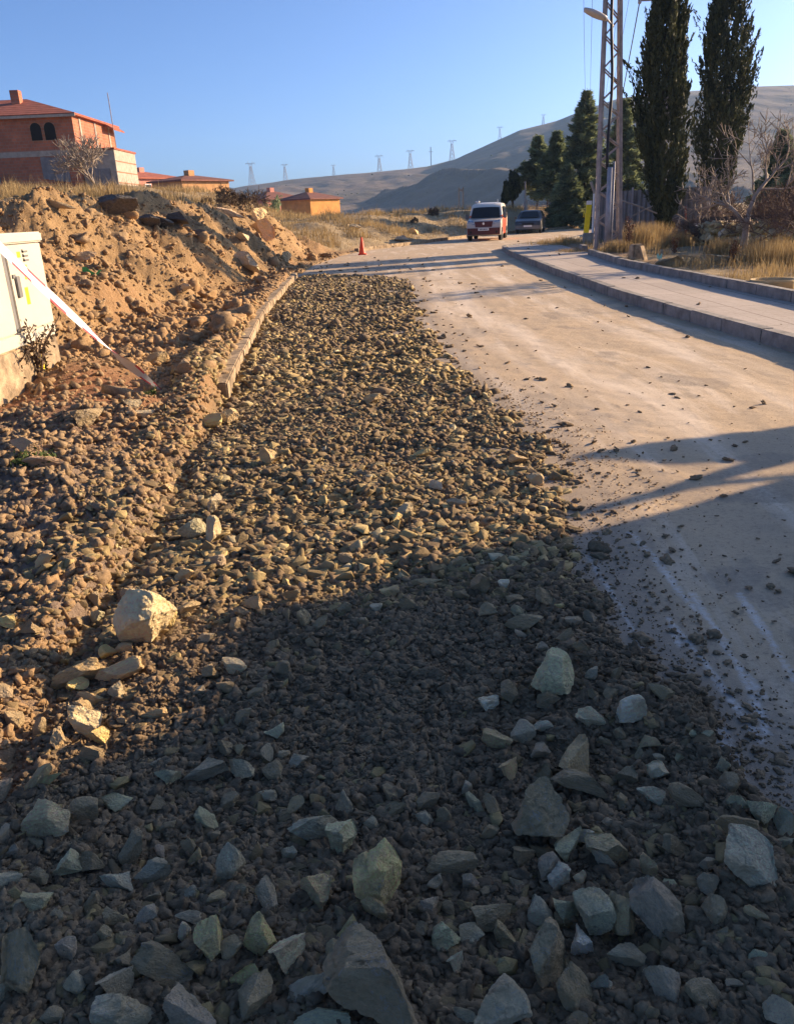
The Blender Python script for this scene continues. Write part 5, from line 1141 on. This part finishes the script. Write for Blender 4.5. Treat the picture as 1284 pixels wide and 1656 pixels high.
for px, py, Y, h_, sd, lab in ((1128, 398, 25, 1.5, 31, 'twiggy purple-brown shrub between the first cypress and the bare tree'), (1262, 402, 22.5, 2.0, 32, 'twiggy reddish shrub right of the bare tree'), (1290, 402, 19, 2.3, 33, 'bare shrub with arching branches cut by the right edge'), (1160, 400, 26, 1.8, 34, 'bare shrub in front of the second cypress'), (1225, 400, 23, 1.9, 35, 'bare shrub on the rubble wall behind the bare tree'), (1305, 400, 21, 2.4, 36, 'bare shrub mostly outside the right edge behind the arching one')):
    bare_tree('bare_shrub', lab, 'shrub', pt(px, py, Y), h_, 1.1, sd, 'twig_bark', 4, .034, (3, 5), .27, .25, 'bare shrubs in the garden strip', .82, .008)
for px, py, Y, h_, sd, lab in ((405, 330, 31, 1.3, 41, 'dry pale shrub on the bank crest in front of the bungalows'), (365, 326, 30, 1.1, 42, 'dry shrub on the crest right of the ochre house'), (335, 322, 29, .8, 43, 'low dry shrub just right of the asphalt chunks'), (425, 333, 33, 1.0, 44, 'dry shrub at the right end of the bank crest'), (300, 318, 40, 1.5, 45, 'bare twiggy bush before the ochre house front'), (668, 348, 50, .6, 46, 'dry tuft shrub on the grass bank above the far kerb'), (700, 352, 54, .8, 47, 'dry bush on the grass bank nearest the van')):
    bare_tree('dry_shrub', lab, 'shrub', pt(px, py, Y), h_, 1.2, sd, 'scrub_twig', 4, .03, (4, 5), .26, .2, 'dry shrubs along the bank', .8, .011)
def leafy(name, label, base, n, Hh, Rr, lf, mat, seed, cat='shrub', stems=6, stem_mat='twig_bark'):
    r = np.random.default_rng(seed); t = thing(name, label, cat, base); C = []; b = MB()
    for k in range(stems):
        th = r.uniform(0, 6.28); d = np.array([math.cos(th)*Rr, math.sin(th)*Rr, Hh*r.uniform(.7, 1.)]); p1 = d*np.array([.4, .4, .6]); b.tube([(0, 0, -.05), tuple(p1), tuple(d)], [.012, .008, .004], 5)
        s = r.uniform(.15, 1, n//stems); C.append(p1[None]*(2*s*(1-s))[:, None]+d[None]*(s**2)[:, None]+r.normal(0, lf*1.1, (len(s), 3))*np.array([1, 1, .8]))
    C = np.concatenate(C); m = len(C); A = unit(r.normal(0, 1, (m, 3))+np.array([0, 0, .5]))*(r.uniform(.6, 1.2, m)*lf)[:, None]; Bv = unit(np.cross(A, r.normal(0, 1, (m, 3))))*(r.uniform(.25, .5, m)*lf)[:, None]
    b.build('stems', stem_mat, t); quads('leaves', mat, C, A, Bv, r.uniform(0, 1, m), t); return t
leafy('evergreen_shrub', 'small green shrub in front of the pink bungalow', pt(437, 338, 100), 900, 3.2, 1.1, .22, 'conifer_leaf', 51)
for px, py, Y, h_, n, sd, lab in ((1016, 402, 24.5, 1.05, 420, 61, 'rusty brown dock plant upright right of the lattice pole'), (1090, 405, 22, .5, 160, 62, 'short rusty weed at the foot of the first cypress'), (1185, 408, 18, .6, 200, 63, 'rusty weed left of the bare tree trunk')):
    leafy('dock_plant', lab, pt(px, py, Y), n, h_, .09, .035, 'rust_seed', sd, 'weed', 5)
MATS['dead_leaf'] = m_leaf('dead_leaf', (.05, .035, .025), (.16, .11, .07))
for px, py, lab, sd in ((14, 640, 'dead leafy weed in front of the cabinet plinth at the left edge', 71), (60, 628, 'dead weed with brown leaves by the plinth corner', 72)):
    q = G(px, py, .1); leafy('dead_weed', lab, (q.x+.12, q.y-.15, Hs(q.x+.12, q.y-.15)), 320, .6, .3, .03, 'dead_leaf', sd, 'weed', 7)
q = G(60, 768, .1); leafy('grass_tuft', 'small tuft of green grass on the mud left of the ruts', (q.x, q.y, Hs(q.x, q.y)), 260, .09, .12, .022, 'green_leaf', 73, 'grass tuft', 8, 'green_leaf')
q = G(650/2.79+2, 657, .1); leafy('moss_tuft', 'small green tuft beside the mossy grey slab', (q.x, q.y, Hs(q.x, q.y)), 120, .05, .12, .018, 'green_leaf', 74, 'grass tuft', 6, 'green_leaf')
def blades(name, x, y, hgt, wd, mat, T, label, bend=.35):
    n = len(x); z = H(x, y)-.02; a = RNG.uniform(0, 2*math.pi, n); P = np.stack([x, y, z], 1); s = np.stack([np.cos(a), np.sin(a), 0*a], 1)*(wd/2)[:, None]
    b1 = RNG.uniform(0, 2*math.pi, n); lean = np.stack([np.cos(b1), np.sin(b1), 0*b1], 1)*(hgt*np.abs(RNG.normal(0, bend, n)))[:, None]; up = np.stack([0*hgt, 0*hgt, hgt], 1)
    V = np.stack([P-s, P+s, P+up*.55+lean*.3+s*.7, P+up*.55+lean*.3-s*.7, P+up+lean+s*.12, P+up+lean-s*.12], 1)
    i = np.arange(n)[:, None]*6; Fq = np.concatenate([i+np.array([[0, 1, 2, 3]]), i+np.array([[3, 2, 4, 5]])])
    me = np_mesh(name, V.reshape(-1, 3), Fq, {'tint': np.repeat(T, 6)}); return tag(link(name, me, mat), label, 'grass', None, 'stuff')
def grass():
    n = 430000; r = np.exp(RNG.uniform(math.log(9), math.log(95), n)); a = RNG.uniform(-R(46), R(14), n); x, y = r*np.sin(a), r*np.cos(a); Z = zones(x, y); w = 2.3+2.9*sst(34, 46, y)
    g_ = (x < Z['k']-.4)*np.maximum(sst(w-.2, w+.9, Z['d']+.5*fbm2(x, y, .7, 2, 71)), sst(35, 38, y)*sst(0, .8, Z['d']))
    cl = fbm2(x, y, .9, 3, 131); p = g_*(.45+.55*sst(-.2, .35, cl)); q = RNG.uniform(0, 1, n) < p; x, y, r, cl = x[q], y[q], r[q], cl[q]; n = len(x)
    h_ = (.10+.30*sst(-.1, .7, cl))*RNG.uniform(.5, 1.3, n)*(1+.6*(RNG.uniform(0, 1, n) > .97)); blades('dry_grass', x, y, h_, np.clip(.0006*r, .008, .035), 'dry_grass', np.clip(RNG.uniform(0, .8, n)+.25*cl, 0, 1), 'dry tan grass covering the field and bank beyond the dug soil')
    n = 120000; r = np.exp(RNG.uniform(math.log(8.5), math.log(48), n)); a = RNG.uniform(R(8), R(42), n); x, y = r*np.sin(a), r*np.cos(a); cl = fbm2(x, y, 1.1, 3, 141); e = x-xB(y)
    p = sst(.12, .35, e)*(.2+.65*sst(-.05, .5, cl))*(y < 36)*sst(16, 8, e); q = RNG.uniform(0, 1, n) < p; x, y, r, cl = x[q], y[q], r[q], cl[q]; n = len(x)
    h_ = (.04+.24*sst(.1, .9, cl))*RNG.uniform(.4, 1.3, n); blades('dry_grass', x, y, h_, np.clip(.0006*r, .006, .02), 'dry_grass', np.clip(RNG.uniform(.2, 1, n), 0, 1), 'dry yellow grass in the garden strip behind the back kerb')
    # green moss among it and tufts beside the pole
    cs = [(G(1034, 400, .2), .55, .75), (G(1090, 402, .2), .5, .5), (G(1240, 425, .2), .7, .55), (G(1000, 408, .2), .5, .35), (G(925, 404, .2), .6, .2), (G(905, 398, .1), .8, .22), (G(1180, 415, .2), .6, .4), (G(1275, 430, .2), .6, .5), (G(1060, 395, .2), .5, .7), (G(890, 396, .1), .8, .3)]
    X, Yy, Hh = [], [], []
    for c, rr, hh in cs: m = 1100; X.append(c.x+RNG.normal(0, rr*.5, m)); Yy.append(c.y+RNG.normal(0, rr*.5, m)); Hh.append(hh*RNG.uniform(.4, 1.1, m))
    x, y, h_ = np.concatenate(X), np.concatenate(Yy), np.concatenate(Hh); blades('tall_dry_grass', x, y, h_, np.full(len(x), .011), 'dry_grass', RNG.uniform(.1, .9, len(x)), 'taller clumps of dry grass around the pole and cypress foot', .22)
grass()
def hill_scrub():
    # scattered low bushes on the hill, too many and too small to count
    hl = bpy.data.objects['hill'].data; n = len(hl.vertices); V = np.empty(n*3, np.float32); hl.vertices.foreach_get('co', V); V = V.reshape(-1, 3)
    k = np.nonzero((V[:, 1] > 330) & (V[:, 1] < 1000))[0]; k = RNG.choice(k, 300); P = V[k]+RNG.normal(0, 1.5, (300, 3))*np.array([1, 1, 0]); s = RNG.uniform(.3, .9, 300)
    scatter('hill_scrub', 'cypress_leaf', [(CL1, P, np.stack([s*1.3, s*1.2, s], 1), RNG.uniform(0, 1, 300), .2)], label='dark low scrub dotted over the far hillside', cat='scrub')
hill_scrub()
# ------------------------------------------------------------------ air
hb = MB().span((-1700, -60, -17), (1900, 1560, 134)); m = bpy.data.materials.new('air'); m.use_nodes = True; nt = m.node_tree; nt.nodes.remove(nt.nodes['Principled BSDF'])
pv = nt.nodes.new('ShaderNodeVolumePrincipled'); pv.inputs['Color'].default_value = (.40, .63, 1., 1); pv.inputs['Density'].default_value = .00022; pv.inputs['Anisotropy'].default_value = .2
nt.links.new(pv.outputs[0], nt.nodes['Material Output'].inputs['Volume']); MATS['air'] = m
tag(hb.build('haze', 'air'), 'thin pale haze in the air over the whole valley', 'haze', None, 'stuff')
S.cycles.volume_bounces = 0; S.cycles.max_bounces = 6; S.cycles.transparent_max_bounces = 8
